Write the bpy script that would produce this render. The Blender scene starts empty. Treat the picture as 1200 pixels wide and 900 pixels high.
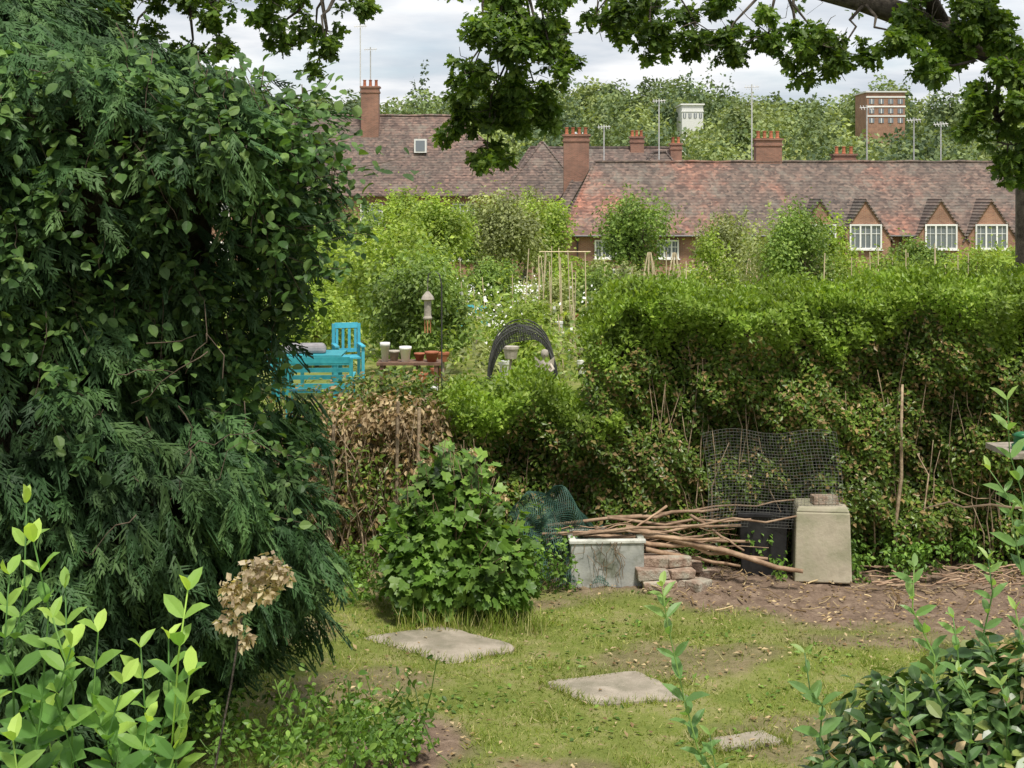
import bpy, math, numpy as np
from mathutils import Matrix, Vector
rng=np.random.default_rng(7)
U=lambda a,b,n=None: rng.uniform(a,b,n)
def nz(v): return v/np.maximum(np.linalg.norm(v,axis=-1,keepdims=True),1e-9)
def rdir(n): return nz(rng.normal(size=(n,3)))

# ------------------------------------------------------------------ mesh builder
class MB:
    def __init__(s): s.V=[];s.L=[];s.T=[];s.M=[];s.R=[];s.n=0
    def add(s,V,F,mat=0,rnd=None):
        V=np.asarray(V,float); s.V.append(V)
        L=np.array([i for f in F for i in f],dtype=np.int64)+s.n
        s.L.append(L); s.T.append(np.array([len(f) for f in F])); k=len(F)
        s.M.append(np.full(k,mat)); s.R.append(np.full(k,U(0,1) if rnd is None else rnd)); s.n+=len(V)
    def scat(s,tmpl,pos,Y,N,L,W,mat=0,rnd=None):
        tv,tf=tmpl; tv=np.asarray(tv,float); n=len(pos)
        if n==0: return
        Y=nz(Y); X=nz(np.cross(Y,N)); Z=np.cross(X,Y)
        L=np.broadcast_to(L,(n,)); W=np.broadcast_to(W,(n,))
        V=(pos[:,None,:]+tv[None,:,0,None]*W[:,None,None]*X[:,None,:]+tv[None,:,1,None]*L[:,None,None]*Y[:,None,:]
           +tv[None,:,2,None]*L[:,None,None]*Z[:,None,:])
        s.V.append(V.reshape(-1,3)); fl=np.array([i for f in tf for i in f]); m=len(tv)
        s.L.append((fl[None,:]+np.arange(n)[:,None]*m).ravel()+s.n)
        s.T.append(np.tile([len(f) for f in tf],n))
        r=U(0,1,n) if rnd is None else rnd
        s.R.append(np.repeat(r,len(tf))); s.M.append(np.full(n*len(tf),mat)); s.n+=n*m
    def tube(s,P,R,k=6,mat=0,cap=True):
        P=np.asarray(P,float); n=len(P); R=np.broadcast_to(R,(n,))
        T=nz(np.gradient(P,axis=0)); ref=np.array([0,0,1.]) if abs(T[0,2])<.8 else np.array([1.,0,0])
        A=nz(np.cross(T,ref)); B=np.cross(T,A); a=np.arange(k)/k*2*math.pi
        V=P[:,None]+R[:,None,None]*(np.cos(a)[None,:,None]*A[:,None]+np.sin(a)[None,:,None]*B[:,None])
        F=[(i*k+j,i*k+(j+1)%k,(i+1)*k+(j+1)%k,(i+1)*k+j) for i in range(n-1) for j in range(k)]
        if cap and k>2: F+=[tuple(range(k))[::-1],tuple((n-1)*k+j for j in range(k))]
        s.add(V.reshape(-1,3),F,mat)
    def box(s,c,sz,mat=0,rz=0,top=1.0,R=None,jit=0):
        x,y,z=np.array(sz)/2; V=np.array([[-x,-y,-z],[x,-y,-z],[x,y,-z],[-x,y,-z],[-x*top,-y*top,z],[x*top,-y*top,z],[x*top,y*top,z],[-x*top,y*top,z]])
        if jit: V=V+rng.normal(size=V.shape)*jit
        if rz: ca,sa=math.cos(rz),math.sin(rz); V=V@np.array([[ca,sa,0],[-sa,ca,0],[0,0,1]])
        if R is not None: V=V@np.array(R).T
        s.add(V+np.array(c),[(0,3,2,1),(4,5,6,7),(0,1,5,4),(1,2,6,5),(2,3,7,6),(3,0,4,7)],mat)
    def lathe(s,c,prof,k=16,mat=0):
        V=[];a=np.arange(k)/k*2*math.pi
        for r,z in prof: V+= [[c[0]+r*math.cos(t),c[1]+r*math.sin(t),c[2]+z] for t in a]
        n=len(prof); F=[(i*k+j,i*k+(j+1)%k,(i+1)*k+(j+1)%k,(i+1)*k+j) for i in range(n-1) for j in range(k)]
        F+=[tuple(range(k))[::-1],tuple((n-1)*k+j for j in range(k))]
        s.add(V,F,mat)
    def build(s,name,mats,parent=None,smooth=False,bevel=0):
        me=bpy.data.meshes.new(name); V=np.concatenate(s.V); L=np.concatenate(s.L); T=np.concatenate(s.T)
        me.vertices.add(len(V)); me.vertices.foreach_set('co',V.astype(np.float32).ravel())
        me.loops.add(len(L)); me.loops.foreach_set('vertex_index',L.astype(np.int32))
        me.polygons.add(len(T)); st=np.concatenate([[0],np.cumsum(T)[:-1]])
        me.polygons.foreach_set('loop_start',st.astype(np.int32))
        me.polygons.foreach_set('material_index',np.concatenate(s.M).astype(np.int32))
        me.update(calc_edges=True)
        at=me.attributes.new('rnd','FLOAT','FACE'); at.data.foreach_set('value',np.concatenate(s.R).astype(np.float32))
        me.polygons.foreach_set('use_smooth',np.full(len(T),smooth))
        for m in (mats if isinstance(mats,(list,tuple)) else [mats]): me.materials.append(m)
        o=bpy.data.objects.new(name,me); bpy.context.scene.collection.objects.link(o)
        if bevel:
            b=o.modifiers.new('bevel','BEVEL'); b.width=bevel; b.segments=2
        if parent:
            o.parent=parent; o.matrix_parent_inverse=Matrix.Translation(-parent.location)
        return o
def empty(name,loc):
    e=bpy.data.objects.new(name,None); e.location=loc; e.empty_display_size=.3
    bpy.context.scene.collection.objects.link(e); return e

# ------------------------------------------------------------------ materials
def nt(name):
    m=bpy.data.materials.new(name); m.use_nodes=True; n=m.node_tree; n.nodes.clear()
    o=n.nodes.new('ShaderNodeOutputMaterial'); return m,n,o
def ramp(n,src,stops):
    r=n.nodes.new('ShaderNodeValToRGB'); e=r.color_ramp.elements
    while len(e)<len(stops): e.new(.5)
    for i,(p,c) in enumerate(stops): e[i].position=p; e[i].color=(*c,1)
    n.links.new(src,r.inputs[0]); return r.outputs[0]
def noise(n,scale,detail=4,rough=.6,vec=None):
    t=n.nodes.new('ShaderNodeTexNoise'); t.inputs['Scale'].default_value=scale; t.inputs['Detail'].default_value=detail; t.inputs['Roughness'].default_value=rough
    if vec is None:
        g=n.nodes.new('ShaderNodeNewGeometry'); vec=g.outputs['Position']
    n.links.new(vec,t.inputs['Vector']); return t.outputs[0]
def mixc(n,f,a,b,mode='MIX'):
    m=n.nodes.new('ShaderNodeMix'); m.data_type='RGBA'; m.blend_type=mode
    for s,i in ((f,0),(a,6),(b,7)):
        if isinstance(s,(int,float)): m.inputs[i].default_value=s
        elif isinstance(s,tuple): m.inputs[i].default_value=(*s,1)
        else: n.links.new(s,m.inputs[i])
    return m.outputs[2]
def leafmat(name,stops,clump=1.5,transl=.3,rough=.5,spec=.35,lo=.6,hi=1.35):
    m,n,o=nt(name); a=n.nodes.new('ShaderNodeAttribute'); a.attribute_name='rnd'
    c=ramp(n,a.outputs['Fac'],stops)
    k=ramp(n,noise(n,clump,3),[(.32,(lo,lo,lo)),(.68,(hi,hi,hi*.85))])
    c=mixc(n,1.0,c,k,'MULTIPLY')
    p=n.nodes.new('ShaderNodeBsdfPrincipled'); p.inputs['Roughness'].default_value=rough; p.inputs['Specular IOR Level'].default_value=spec
    n.links.new(c,p.inputs['Base Color'])
    t=n.nodes.new('ShaderNodeBsdfTranslucent'); n.links.new(mixc(n,1.0,c,(1.6,1.6,.6),'MULTIPLY'),t.inputs[0])
    x=n.nodes.new('ShaderNodeMixShader'); x.inputs[0].default_value=transl
    n.links.new(p.outputs[0],x.inputs[1]); n.links.new(t.outputs[0],x.inputs[2]); n.links.new(x.outputs[0],o.inputs[0]); return m
def surf(name,c1,c2,scale=5,rough=.85,bump=.3,c3=None,scale3=1.0,spec=.3,fine=60):
    m,n,o=nt(name); c=ramp(n,noise(n,scale,8),[(.35,c1),(.65,c2)])
    if c3: c=mixc(n,ramp(n,noise(n,scale3,5),[(.48,(0,0,0)),(.62,(1,1,1))]),c,c3)
    a=n.nodes.new('ShaderNodeAttribute'); a.attribute_name='rnd'
    c=mixc(n,1.0,c,ramp(n,a.outputs['Fac'],[(0,(.8,.8,.8)),(1,(1.2,1.18,1.15))]),'MULTIPLY')
    p=n.nodes.new('ShaderNodeBsdfPrincipled'); p.inputs['Roughness'].default_value=rough; p.inputs['Specular IOR Level'].default_value=spec
    n.links.new(c,p.inputs['Base Color'])
    if bump:
        b=n.nodes.new('ShaderNodeBump'); b.inputs['Strength'].default_value=bump; b.inputs['Distance'].default_value=.02
        n.links.new(noise(n,fine,6),b.inputs['Height']); n.links.new(b.outputs[0],p.inputs['Normal'])
    n.links.new(p.outputs[0],o.inputs[0]); return m
M_bark=surf('bark',(.04,.032,.024),(.13,.11,.085),14,.9,.8)
M_twig=surf('twig',(.12,.08,.05),(.26,.19,.12),20)
M_dtwig=surf('dark_twig',(.05,.038,.025),(.13,.1,.07),20)
M_drytwig=surf('dry_twig',(.2,.14,.09),(.42,.33,.22),20)
M_stick=surf('stick',(.22,.14,.09),(.44,.31,.21),9)
M_oak=leafmat('oak_leaf',[(0,(.05,.1,.016)),(.6,(.095,.165,.026)),(1,(.18,.26,.05))],1.4,.42)
M_broad=leafmat('climber_leaf',[(0,(.045,.1,.03)),(.6,(.085,.165,.045)),(1,(.16,.25,.075))],1.4,.28,.5,.3,.5,1.35)
M_cyp=leafmat('cypress_leaf',[(0,(.025,.06,.022)),(.6,(.045,.1,.034)),(1,(.09,.16,.055))],1.4,.12,.6,.25,.5,1.4)
M_hedge=leafmat('privet_leaf',[(0,(.065,.115,.02)),(.5,(.12,.195,.032)),(.76,(.19,.27,.05)),(.82,(.28,.2,.09)),(1,(.34,.24,.12))],1.8,.28,.4,.4)
M_hedget=leafmat('privet_new_leaf',[(0,(.13,.2,.028)),(.6,(.2,.31,.045)),(1,(.31,.41,.08))],2,.38,.45)
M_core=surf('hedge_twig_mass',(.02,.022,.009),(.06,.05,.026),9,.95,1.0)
M_shrub=leafmat('currant_leaf',[(0,(.07,.145,.025)),(.6,(.12,.225,.04)),(1,(.22,.35,.075))],2.5,.3,.45)
M_young=leafmat('young_leaf',[(0,(.08,.18,.045)),(.5,(.13,.27,.07)),(.75,(.26,.42,.1)),(1,(.42,.58,.14))],5,.4,.45,.3,.8,1.2)
M_pale=leafmat('pale_privet_leaf',[(0,(.1,.2,.07)),(.6,(.18,.31,.11)),(1,(.33,.45,.15))],5,.4,.4,.4,.85,1.2)
M_euon=leafmat('dark_glossy_leaf',[(0,(.03,.07,.02)),(.6,(.06,.12,.03)),(.85,(.13,.21,.05)),(1,(.28,.3,.12))],4,.2,.35,.45)
M_dry=leafmat('dry_leaf',[(0,(.2,.13,.07)),(.5,(.36,.26,.16)),(1,(.55,.44,.3))],3,.2,.8,.1)
M_dryp=leafmat('dried_petal',[(0,(.3,.23,.17)),(.5,(.45,.37,.28)),(1,(.6,.52,.41))],9,.35,.8,.1,.8,1.2)
M_lime=leafmat('lime_leaf',[(0,(.17,.26,.045)),(.6,(.28,.38,.075)),(1,(.42,.51,.13))],.8,.38,.5,.3,.55,1.3)
M_mid=leafmat('mid_leaf',[(0,(.1,.165,.035)),(.6,(.17,.26,.06)),(1,(.29,.38,.11))],.8,.32,.5)
M_grey=leafmat('olive_leaf',[(0,(.19,.22,.1)),(.6,(.29,.33,.15)),(1,(.43,.46,.23))],.7,.32,.6)
M_dist=leafmat('hazed_distant_leaf',[(0,(.11,.155,.085)),(.5,(.155,.205,.11)),(1,(.22,.27,.14))],.05,.25,.8,.1,.6,1.4)  # aerial haze painted into the distant leaf colours: lightened, slightly bluish
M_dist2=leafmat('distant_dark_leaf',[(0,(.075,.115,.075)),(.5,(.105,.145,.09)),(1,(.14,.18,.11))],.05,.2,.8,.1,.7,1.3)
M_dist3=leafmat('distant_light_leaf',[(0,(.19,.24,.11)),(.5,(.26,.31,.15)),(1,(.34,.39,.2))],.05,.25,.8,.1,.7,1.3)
M_grass=leafmat('grass_blade',[(0,(.13,.19,.03)),(.5,(.22,.29,.055)),(.75,(.35,.37,.12)),(1,(.54,.48,.28))],1.3,.3,.6,.2,.7,1.25)
M_slab=surf('paving_stone',(.27,.235,.185),(.41,.36,.295),5,.9,.4,(.22,.2,.15),2.6)
M_conc=surf('concrete',(.36,.325,.245),(.5,.45,.35),6,.9,.25,(.3,.29,.2),3,fine=25)
M_trough=surf('glazed_stone',(.36,.37,.35),(.55,.55,.51),5,.6,.15,(.2,.21,.16),4.5)
M_brickp=surf('old_brick',(.22,.15,.11),(.43,.32,.25),16,.95,.8,(.4,.37,.3),7)
M_black=surf('black_plastic',(.012,.012,.014),(.03,.03,.032),8,.45,.1)
M_wire=surf('galvanised_wire',(.08,.085,.08),(.16,.16,.15),20,.5,0)
M_net=surf('green_net',(.03,.08,.06),(.06,.13,.1),10,.6,0)
M_dnet=surf('dark_net',(.03,.032,.03),(.07,.07,.068),10,.8,0)
M_teal=surf('turquoise_paint',(.02,.2,.25),(.04,.29,.34),8,.6,.1)
M_blue=surf('sky_blue_paint',(.05,.33,.46),(.08,.4,.54),8,.6,.1)
M_cush=surf('grey_cushion',(.22,.21,.22),(.3,.29,.3),10)
M_terra=surf('terracotta',(.3,.1,.05),(.42,.16,.09),10)
M_brown=surf('weathered_brown_wood',(.1,.06,.045),(.2,.12,.08),10)
M_white=surf('white_paint',(.72,.72,.7),(.82,.82,.8),4,.5,0)
M_stone=surf('pale_statue_stone',(.3,.27,.23),(.45,.41,.35),12)
M_metal=surf('dark_metal',(.03,.03,.03),(.07,.07,.07),12,.4,0)
M_alu=surf('aerial_metal',(.4,.4,.4),(.6,.6,.6),12,.4,0)
M_greenp=surf('green_plastic',(.02,.13,.05),(.03,.18,.07),12,.4,0)
M_wood=surf('grey_wood',(.2,.18,.14),(.38,.33,.27),14)
M_cane=surf('bamboo_cane',(.45,.36,.22),(.65,.55,.38),14,.7,0)
M_copper=surf('copper',(.4,.18,.08),(.5,.25,.12),14,.4,0)

def tilemat(name,c1,c2,c3,ns=.09):
    m,n,o=nt(name); g=n.nodes.new('ShaderNodeNewGeometry')
    c=ramp(n,noise(n,ns,6,.7),[(.38,c1),(.5,c2),(.62,c3)])
    mp=n.nodes.new('ShaderNodeMapping'); mp.inputs['Scale'].default_value=(4.5,.02,8); n.links.new(g.outputs['Position'],mp.inputs[0])
    v=n.nodes.new('ShaderNodeTexVoronoi'); v.inputs['Scale'].default_value=1; n.links.new(mp.outputs[0],v.inputs['Vector'])
    sp=n.nodes.new('ShaderNodeSeparateColor'); n.links.new(v.outputs['Color'],sp.inputs[0])
    c=mixc(n,1.0,c,ramp(n,sp.outputs[0],[(0,(.5,.5,.52)),(.7,(1.1,1.08,1.05)),(1,(1.6,1.5,1.4))]),'MULTIPLY')
    c=mixc(n,ramp(n,noise(n,.9,8,.8),[(.5,(0,0,0)),(.66,(.65,.65,.65))]),c,(.22,.2,.165))
    c=mixc(n,ramp(n,noise(n,.5,8,.8),[(.5,(0,0,0)),(.68,(.65,.65,.65))]),c,(.085,.07,.06))
    w=n.nodes.new('ShaderNodeTexWave'); w.bands_direction='Z'; w.inputs['Scale'].default_value=1.6; w.inputs['Distortion'].default_value=.6
    n.links.new(g.outputs['Position'],w.inputs[0])
    p=n.nodes.new('ShaderNodeBsdfPrincipled'); p.inputs['Roughness'].default_value=.9; n.links.new(c,p.inputs['Base Color'])
    b=n.nodes.new('ShaderNodeBump'); b.inputs['Strength'].default_value=.7; b.inputs['Distance'].default_value=.06; n.links.new(w.outputs[0],b.inputs['Height']); n.links.new(b.outputs[0],p.inputs['Normal'])
    n.links.new(p.outputs[0],o.inputs[0]); return m
M_tileL=tilemat('brown_roof_tile',(.09,.072,.062),(.12,.09,.078),(.15,.1,.085))
M_tileR=tilemat('red_roof_tile',(.105,.085,.074),(.145,.102,.085),(.27,.125,.09))
def brickmat(name,a,b,mort):
    m,n,o=nt(name); g=n.nodes.new('ShaderNodeNewGeometry'); s=n.nodes.new('ShaderNodeSeparateXYZ'); n.links.new(g.outputs['Position'],s.inputs[0])
    ad=n.nodes.new('ShaderNodeMath'); n.links.new(s.outputs[0],ad.inputs[0]); n.links.new(s.outputs[1],ad.inputs[1])
    cb=n.nodes.new('ShaderNodeCombineXYZ'); n.links.new(ad.outputs[0],cb.inputs[0]); n.links.new(s.outputs[2],cb.inputs[1])
    t=n.nodes.new('ShaderNodeTexBrick'); t.inputs['Scale'].default_value=1; t.inputs['Brick Width'].default_value=.23; t.inputs['Row Height'].default_value=.075; t.inputs['Mortar Size'].default_value=.008
    t.inputs['Color1'].default_value=(*a,1); t.inputs['Color2'].default_value=(*b,1); t.inputs['Mortar'].default_value=(*mort,1)
    n.links.new(cb.outputs[0],t.inputs['Vector'])
    c=mixc(n,1.0,t.outputs[0],ramp(n,noise(n,.8,5),[(.3,(.7,.7,.7)),(.7,(1.2,1.15,1.1))]),'MULTIPLY')
    p=n.nodes.new('ShaderNodeBsdfPrincipled'); p.inputs['Roughness'].default_value=.9; n.links.new(c,p.inputs['Base Color']); n.links.new(p.outputs[0],o.inputs[0]); return m
M_brick=brickmat('red_brick',(.34,.17,.105),(.25,.11,.07),(.35,.3,.24))
M_brickd=brickmat('chimney_brick',(.31,.145,.1),(.21,.1,.07),(.27,.22,.18))
m,n,o=nt('window_glass'); p=n.nodes.new('ShaderNodeBsdfPrincipled'); p.inputs['Base Color'].default_value=(.16,.18,.2,1); p.inputs['Roughness'].default_value=.08; p.inputs['Specular IOR Level'].default_value=.8
n.links.new(p.outputs[0],o.inputs[0]); M_glass=m

# ------------------------------------------------------------------ templates
QUAD=([(0,0,0),(-.5,.5,0),(0,1,0),(.5,.5,0)],[(0,1,2,3)])
LEAF=([(0,0,0),(-.5,.42,.1),(0,1,-.06),(.5,.42,.1),(0,.45,0)],[(0,1,4),(1,2,4),(0,4,3),(4,2,3)])
FINE=([(0,-.15,0),(0,0,0),(-.3,.14,.05),(-.48,.4,.09),(-.36,.72,.05),(0,1,-.1),(.36,.72,.05),(.48,.4,.09),(.3,.14,.05),(0,.4,0),(0,.74,-.02)],
      [(1,2,3,9),(9,3,4,10),(10,4,5),(1,9,7,8),(9,10,6,7),(10,5,6)])
OAKL=([(0,0,0),(-.14,.12,0),(-.3,.25,.03),(-.18,.36,0),(-.45,.52,.05),(-.24,.62,0),(-.38,.8,.03),(-.12,.86,0),(0,1,-.04),(.12,.86,0),(.38,.8,.03),(.24,.62,0),(.45,.52,.05),(.18,.36,0),(.3,.25,.03),(.14,.12,0)],[tuple(range(8))+(8,),(0,8)+tuple(range(9,16))])
LOBE=([(0,0,0),(-.3,-.08,.03),(-.5,.25,.05),(-.3,.42,.0),(-.36,.75,.03),(-.14,.72,0),(0,1,-.05),(.14,.72,0),(.36,.75,.03),(.3,.42,0),(.5,.25,.05),(.3,-.08,.03),(0,.4,-.02)],
      [(0,1,2,12),(12,2,3),(12,3,4,5),(12,5,6),(12,6,7),(12,7,8,9),(12,9,10),(0,12,10,11)])
BLADE=([(-.5,0,0),(.5,0,0),(.25,.6,.12),(0,1,.35),(-.3,.6,.12)],[(0,1,2,4),(4,2,3)])
def frond(seed):
    r=np.random.default_rng(seed); V=[];F=[]
    def strip(a,b,w):
        a=np.array(a);b=np.array(b);d=b-a;l=np.linalg.norm(d);p=np.array([-d[1],d[0]])/l*w
        i=len(V)
        for q,ww in ((a,1),(b,.3)):
            for sg in (-1,1):
                c=q+p*sg*ww; V.append((c[0],c[1],-.4*c[1]**2-.5*abs(c[0])**1.5+r.normal()*.02))
        F.append((i,i+1,i+3,i+2))
    strip((0,0),(r.normal()*.06,1),.022)
    for k in range(7):
        for sg in (-1,1):
            t=.06+.125*k+r.uniform(-.04,.04); l=(.42*(1-t)+.08)*r.uniform(.55,1.25)
            a=(0,t); an=r.uniform(.45,.95); b=(sg*l*math.sin(an),t+l*math.cos(an)); strip(a,b,.03)
            u=r.uniform(.3,.6); c=(a[0]+(b[0]-a[0])*u,a[1]+(b[1]-a[1])*u); l2=l*.5
            an2=an*sg-sg*r.uniform(.5,.9); strip(c,(c[0]+l2*math.sin(an2),c[1]+l2*math.cos(an2)),.026)
    return V,F

# ------------------------------------------------------------------ foliage helpers
def blobpts(B,n,shell=.55):
    B=np.asarray(B,float); w=(B[:,3]*B[:,4]+B[:,4]*B[:,5]+B[:,3]*B[:,5]); i=rng.choice(len(B),n,p=w/w.sum())
    d=rdir(n); r=U(shell**2,1,n)**.5*(1+rng.normal(size=n)*.07)
    return B[i,:3]+d*r[:,None]*B[i,3:6], nz(d/B[i,3:6])
def leaves(mb,pos,nr,L,mat=0,tmpl=LEAF,asp=.55,up=.35,droop=.3,outw=.6,jit=.35):
    n=len(pos); N=nz(nr*outw+rdir(n)*.6+np.array([0,0,up])); Y=nz(np.cross(N,rdir(n))+nr*.4+np.array([0,0,-droop]))
    l=L*(1+U(-jit,jit,n)); mb.scat(tmpl,pos,Y,N,l,l*asp,mat)
def crownblobs(c,R,k,lo=.28,hi=.5):
    c=np.array(c);R=np.array(R);d=rdir(k)*U(.25,.72,k)[:,None]; s=U(lo,hi,k)
    return np.hstack([c+d*R,(s[:,None]*R)*U(.8,1.2,(k,3))])
def branchline(a,b,n=5,wob=.06,sag=0):
    a=np.array(a,float);b=np.array(b,float);t=np.linspace(0,1,n)[:,None]; l=np.linalg.norm(b-a)
    P=a+(b-a)*t; w=rng.normal(size=(n,3))*wob*l; w[0]=0; w[-1]=0; P=P+w; P[:,2]-=sag*l*(t[:,0]*(1-t[:,0]))*4; return P
def tree(name,base,H,R,nl,L,mat,k=14,trunk=.1,cz=.62,tmpl=LEAF,asp=.6,shell=.4,bark=None):
    base=np.array(base,float); e=empty(name,base); c=base+np.array([0,0,H*cz]); Rv=np.array([R,R,H*(1-cz)])
    B=crownblobs(c,Rv,k,.2,.42); t=MB(); top=c+np.array([0,0,H*.1])
    t.tube(branchline(base-[0,0,.1],top,6,.02),np.linspace(trunk,trunk*.4,6),8)
    for b in B: t.tube(branchline(base+(top-base)*U(.35,.95),b[:3],4,.06),np.linspace(trunk*.4,trunk*.08,4),5)
    t.build('trunk_and_limbs',bark or M_bark,e,True)
    f=MB(); p,nr=blobpts(B,nl,shell); leaves(f,p,nr,L,0,tmpl,asp)
    k2=nl//6; q,nr=blobpts(B,k2,.95); q=q+nr*np.abs(rng.normal(size=(k2,1)))*R*.13; leaves(f,q,nr,L,0,tmpl,asp)
    for b in B[::2]:
        for _ in range(3):
            h=b[5]*U(.4,.9); m_=8; q=b[:3]+np.array([U(-.6,.6)*b[3],U(-.6,.6)*b[4],b[5]*.8])+np.linspace(0,1,m_)[:,None]*np.array([U(-.2,.2)*h,U(-.2,.2)*h,h]); leaves(f,q,rdir(m_),L,0,tmpl,asp)
    f.build('foliage',mat,e); return e

# ------------------------------------------------------------------ terrain
def sst(a,b,x): t=np.clip((x-a)/(b-a),0,1); return t*t*(3-2*t)
def hgt(x,y):
    x=np.asarray(x,float);y=np.asarray(y,float)
    z=1.6*np.clip((7.4-y)/4.9,0,1)
    z=z-3.1*np.clip((y-24)/64,0,1)
    z=z+23*sst(150,420,y)+10*sst(420,800,y)+1.5*np.sin(x*.02+1)*sst(150,400,y)
    z=z+(.02*np.sin(x*1.7+y)+.015*np.sin(y*2.3-x*.9))*sst(7,9,y)*(1-sst(11,30,y))
    return z
def soil(x,y):
    nn=.25*np.sin(x*2.9+y*1.3)+.18*np.sin(x*5.3-y*4.1+1)+.1*np.sin(x*11+y*9)
    a=sst(-.3,.35,y-(11.5-.44*x)+nn*.6)*(x>-5)*(1-sst(14,16,y))
    b=sst(0,.7,-1.75-x+nn*.5)*(1-sst(14,16,y))
    c=sst(.5,1.0,1.25-np.hypot((x+.5)/.75,(y-8.1)/.8)+nn*.8)
    d=.8*sst(.5,1.1,1.2-np.hypot((x-2.6)/1.1,(y-10)/.35)+nn*.5)
    e=.7*sst(.6,1.1,1.1-np.hypot((x-.2)/1.6,(y-11.1)/.3)+nn*.5)
    g=.6*sst(.25,.6,np.sin(x*1.9+1.2*np.sin(y*1.7))*np.sin(y*2.6+x*.7+.5)+nn*.6)*(y<13)
    return np.clip(np.maximum.reduce([a,b,c,d,e,g]),0,1)
def axis(segs): return np.concatenate([np.arange(a,b,s) for a,b,s in segs]+[[segs[-1][1]]])
xs=axis([(-1500,-300,100),(-300,-60,20),(-60,-8,4),(-8,8,.06),(8,60,4),(60,300,20),(300,1500,100)])
ys=axis([(-30,2,4),(2,7,.5),(7,14,.06),(14,24,1),(24,100,4),(100,500,20),(500,3000,125)])
XX,YY=np.meshgrid(xs,ys); ZZ=hgt(XX,YY); nx,ny=len(xs),len(ys)
S=soil(XX,YY); near=(YY>7)&(YY<14)&(abs(XX)<8)
ZZ=ZZ+near*rng.normal(size=XX.shape)*.006*(0.4+S*1.3)
me=bpy.data.meshes.new('ground'); V=np.stack([XX,YY,ZZ],-1).reshape(-1,3)
I=np.arange(nx*ny).reshape(ny,nx); Q=np.stack([I[:-1,:-1],I[:-1,1:],I[1:,1:],I[1:,:-1]],-1).reshape(-1,4)
me.vertices.add(len(V)); me.vertices.foreach_set('co',V.astype(np.float32).ravel()); me.loops.add(Q.size); me.loops.foreach_set('vertex_index',Q.astype(np.int32).ravel())
me.polygons.add(len(Q)); me.polygons.foreach_set('loop_start',np.arange(0,Q.size,4,dtype=np.int32)); me.update(calc_edges=True); me.polygons.foreach_set('use_smooth',np.ones(len(Q),bool))
a=me.attributes.new('soil','FLOAT','POINT'); a.data.foreach_set('value',S.astype(np.float32).ravel())
m,n,o=nt('ground'); at=n.nodes.new('ShaderNodeAttribute'); at.attribute_name='soil'
g=ramp(n,noise(n,2.2,8,.75),[(.3,(.11,.15,.03)),(.5,(.19,.22,.055)),(.68,(.32,.28,.14))])
sc=ramp(n,noise(n,7,9,.75),[(.3,(.1,.07,.05)),(.5,(.21,.15,.11)),(.72,(.36,.27,.2))])
c=mixc(n,at.outputs['Fac'],g,sc)
p=n.nodes.new('ShaderNodeBsdfPrincipled'); p.inputs['Roughness'].default_value=.95; p.inputs['Specular IOR Level'].default_value=.1; n.links.new(c,p.inputs['Base Color'])
b=n.nodes.new('ShaderNodeBump'); b.inputs['Strength'].default_value=.8; b.inputs['Distance'].default_value=.03; n.links.new(noise(n,40,8,.7),b.inputs['Height']); n.links.new(b.outputs[0],p.inputs['Normal'])
n.links.new(p.outputs[0],o.inputs[0]); me.materials.append(m)
gobj=bpy.data.objects.new('ground',me); bpy.context.scene.collection.objects.link(gobj)

# grass blades
N=150000; x=U(-3.2,5.2,N); y=U(7.3,12.2,N); sv=soil(x,y); dens=.6+.4*np.sin(x*3.1+1.3*y)*np.sin(y*4.3-x)
slabs=[[(-1.10,10.18),(-.507,10.44),(.06,9.95),(-.407,9.59)],[(.195,9.2),(.829,9.42),(1.15,8.94),(.50,8.80)],[(1.13,8.29),(1.5,8.42),(1.62,8.26),(1.2,8.12)],[(-2.75,11.0),(-2.2,11.3),(-2.0,10.95),(-2.5,10.6)]]
def inpoly(x,y,P):
    r=np.ones(len(x),bool); P=np.array(P); k=len(P)
    for i in range(k):
        a=P[i];b=P[(i+1)%k]; r&=((b[0]-a[0])*(y-a[1])-(b[1]-a[1])*(x-a[0]))<0.004
    return r
k=(U(0,1,N)<dens*(1-sv*1.05))
for P in slabs: k&=~inpoly(x,y,P)
x,y=x[k],y[k]; n_=len(x); gb=MB(); pos=np.stack([x,y,hgt(x,y)-.004],-1)
Y=nz(np.stack([rng.normal(size=n_)*.6,rng.normal(size=n_)*.6,np.full(n_,.8)],-1)); tall=1+1.0*(np.sin(x*7)*np.sin(y*6+x*2)>.55)
gb.scat(BLADE,pos,Y,rdir(n_),U(.018,.042,n_)*tall,U(.004,.008,n_))
for P in slabs:
    P=np.array(P)
    for i in range(4):
        a_,b_=P[i],P[(i+1)%4]; k=220; t=U(0,1,k)[:,None]; q=a_+(b_-a_)*t+rng.normal(size=(k,2))*.022
        gb.scat(BLADE,np.c_[q,hgt(q[:,0],q[:,1])],rdir(k)*.6+[0,0,.8],rdir(k),U(.03,.08,k),U(.004,.008,k))
gb.build('grass',M_grass)
f=MB(); N=3200; x=U(-2.2,4.6,N); y=U(7.5,11.4,N); kk=(np.sin(x*4.7+y)*np.sin(y*5.1-x*2)>.2)&(soil(x,y)<.6)
for P in slabs: kk&=~inpoly(x,y,P)
x,y=x[kk],y[kk]; f.scat(LEAF,np.stack([x,y,hgt(x,y)+.015],-1),rdir(len(x))*[1,1,.3],rdir(len(x))*.4+[0,0,1],U(.03,.06,len(x)),U(.02,.035,len(x))); f.build('lawn_weeds',M_shrub)
N=6500; x=U(-3.4,5.6,N);y=U(7.4,12.2,N);sv=soil(x,y);k=(U(0,1,N)<(.2+.8*sv)); x,y=x[k],y[k]
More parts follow.
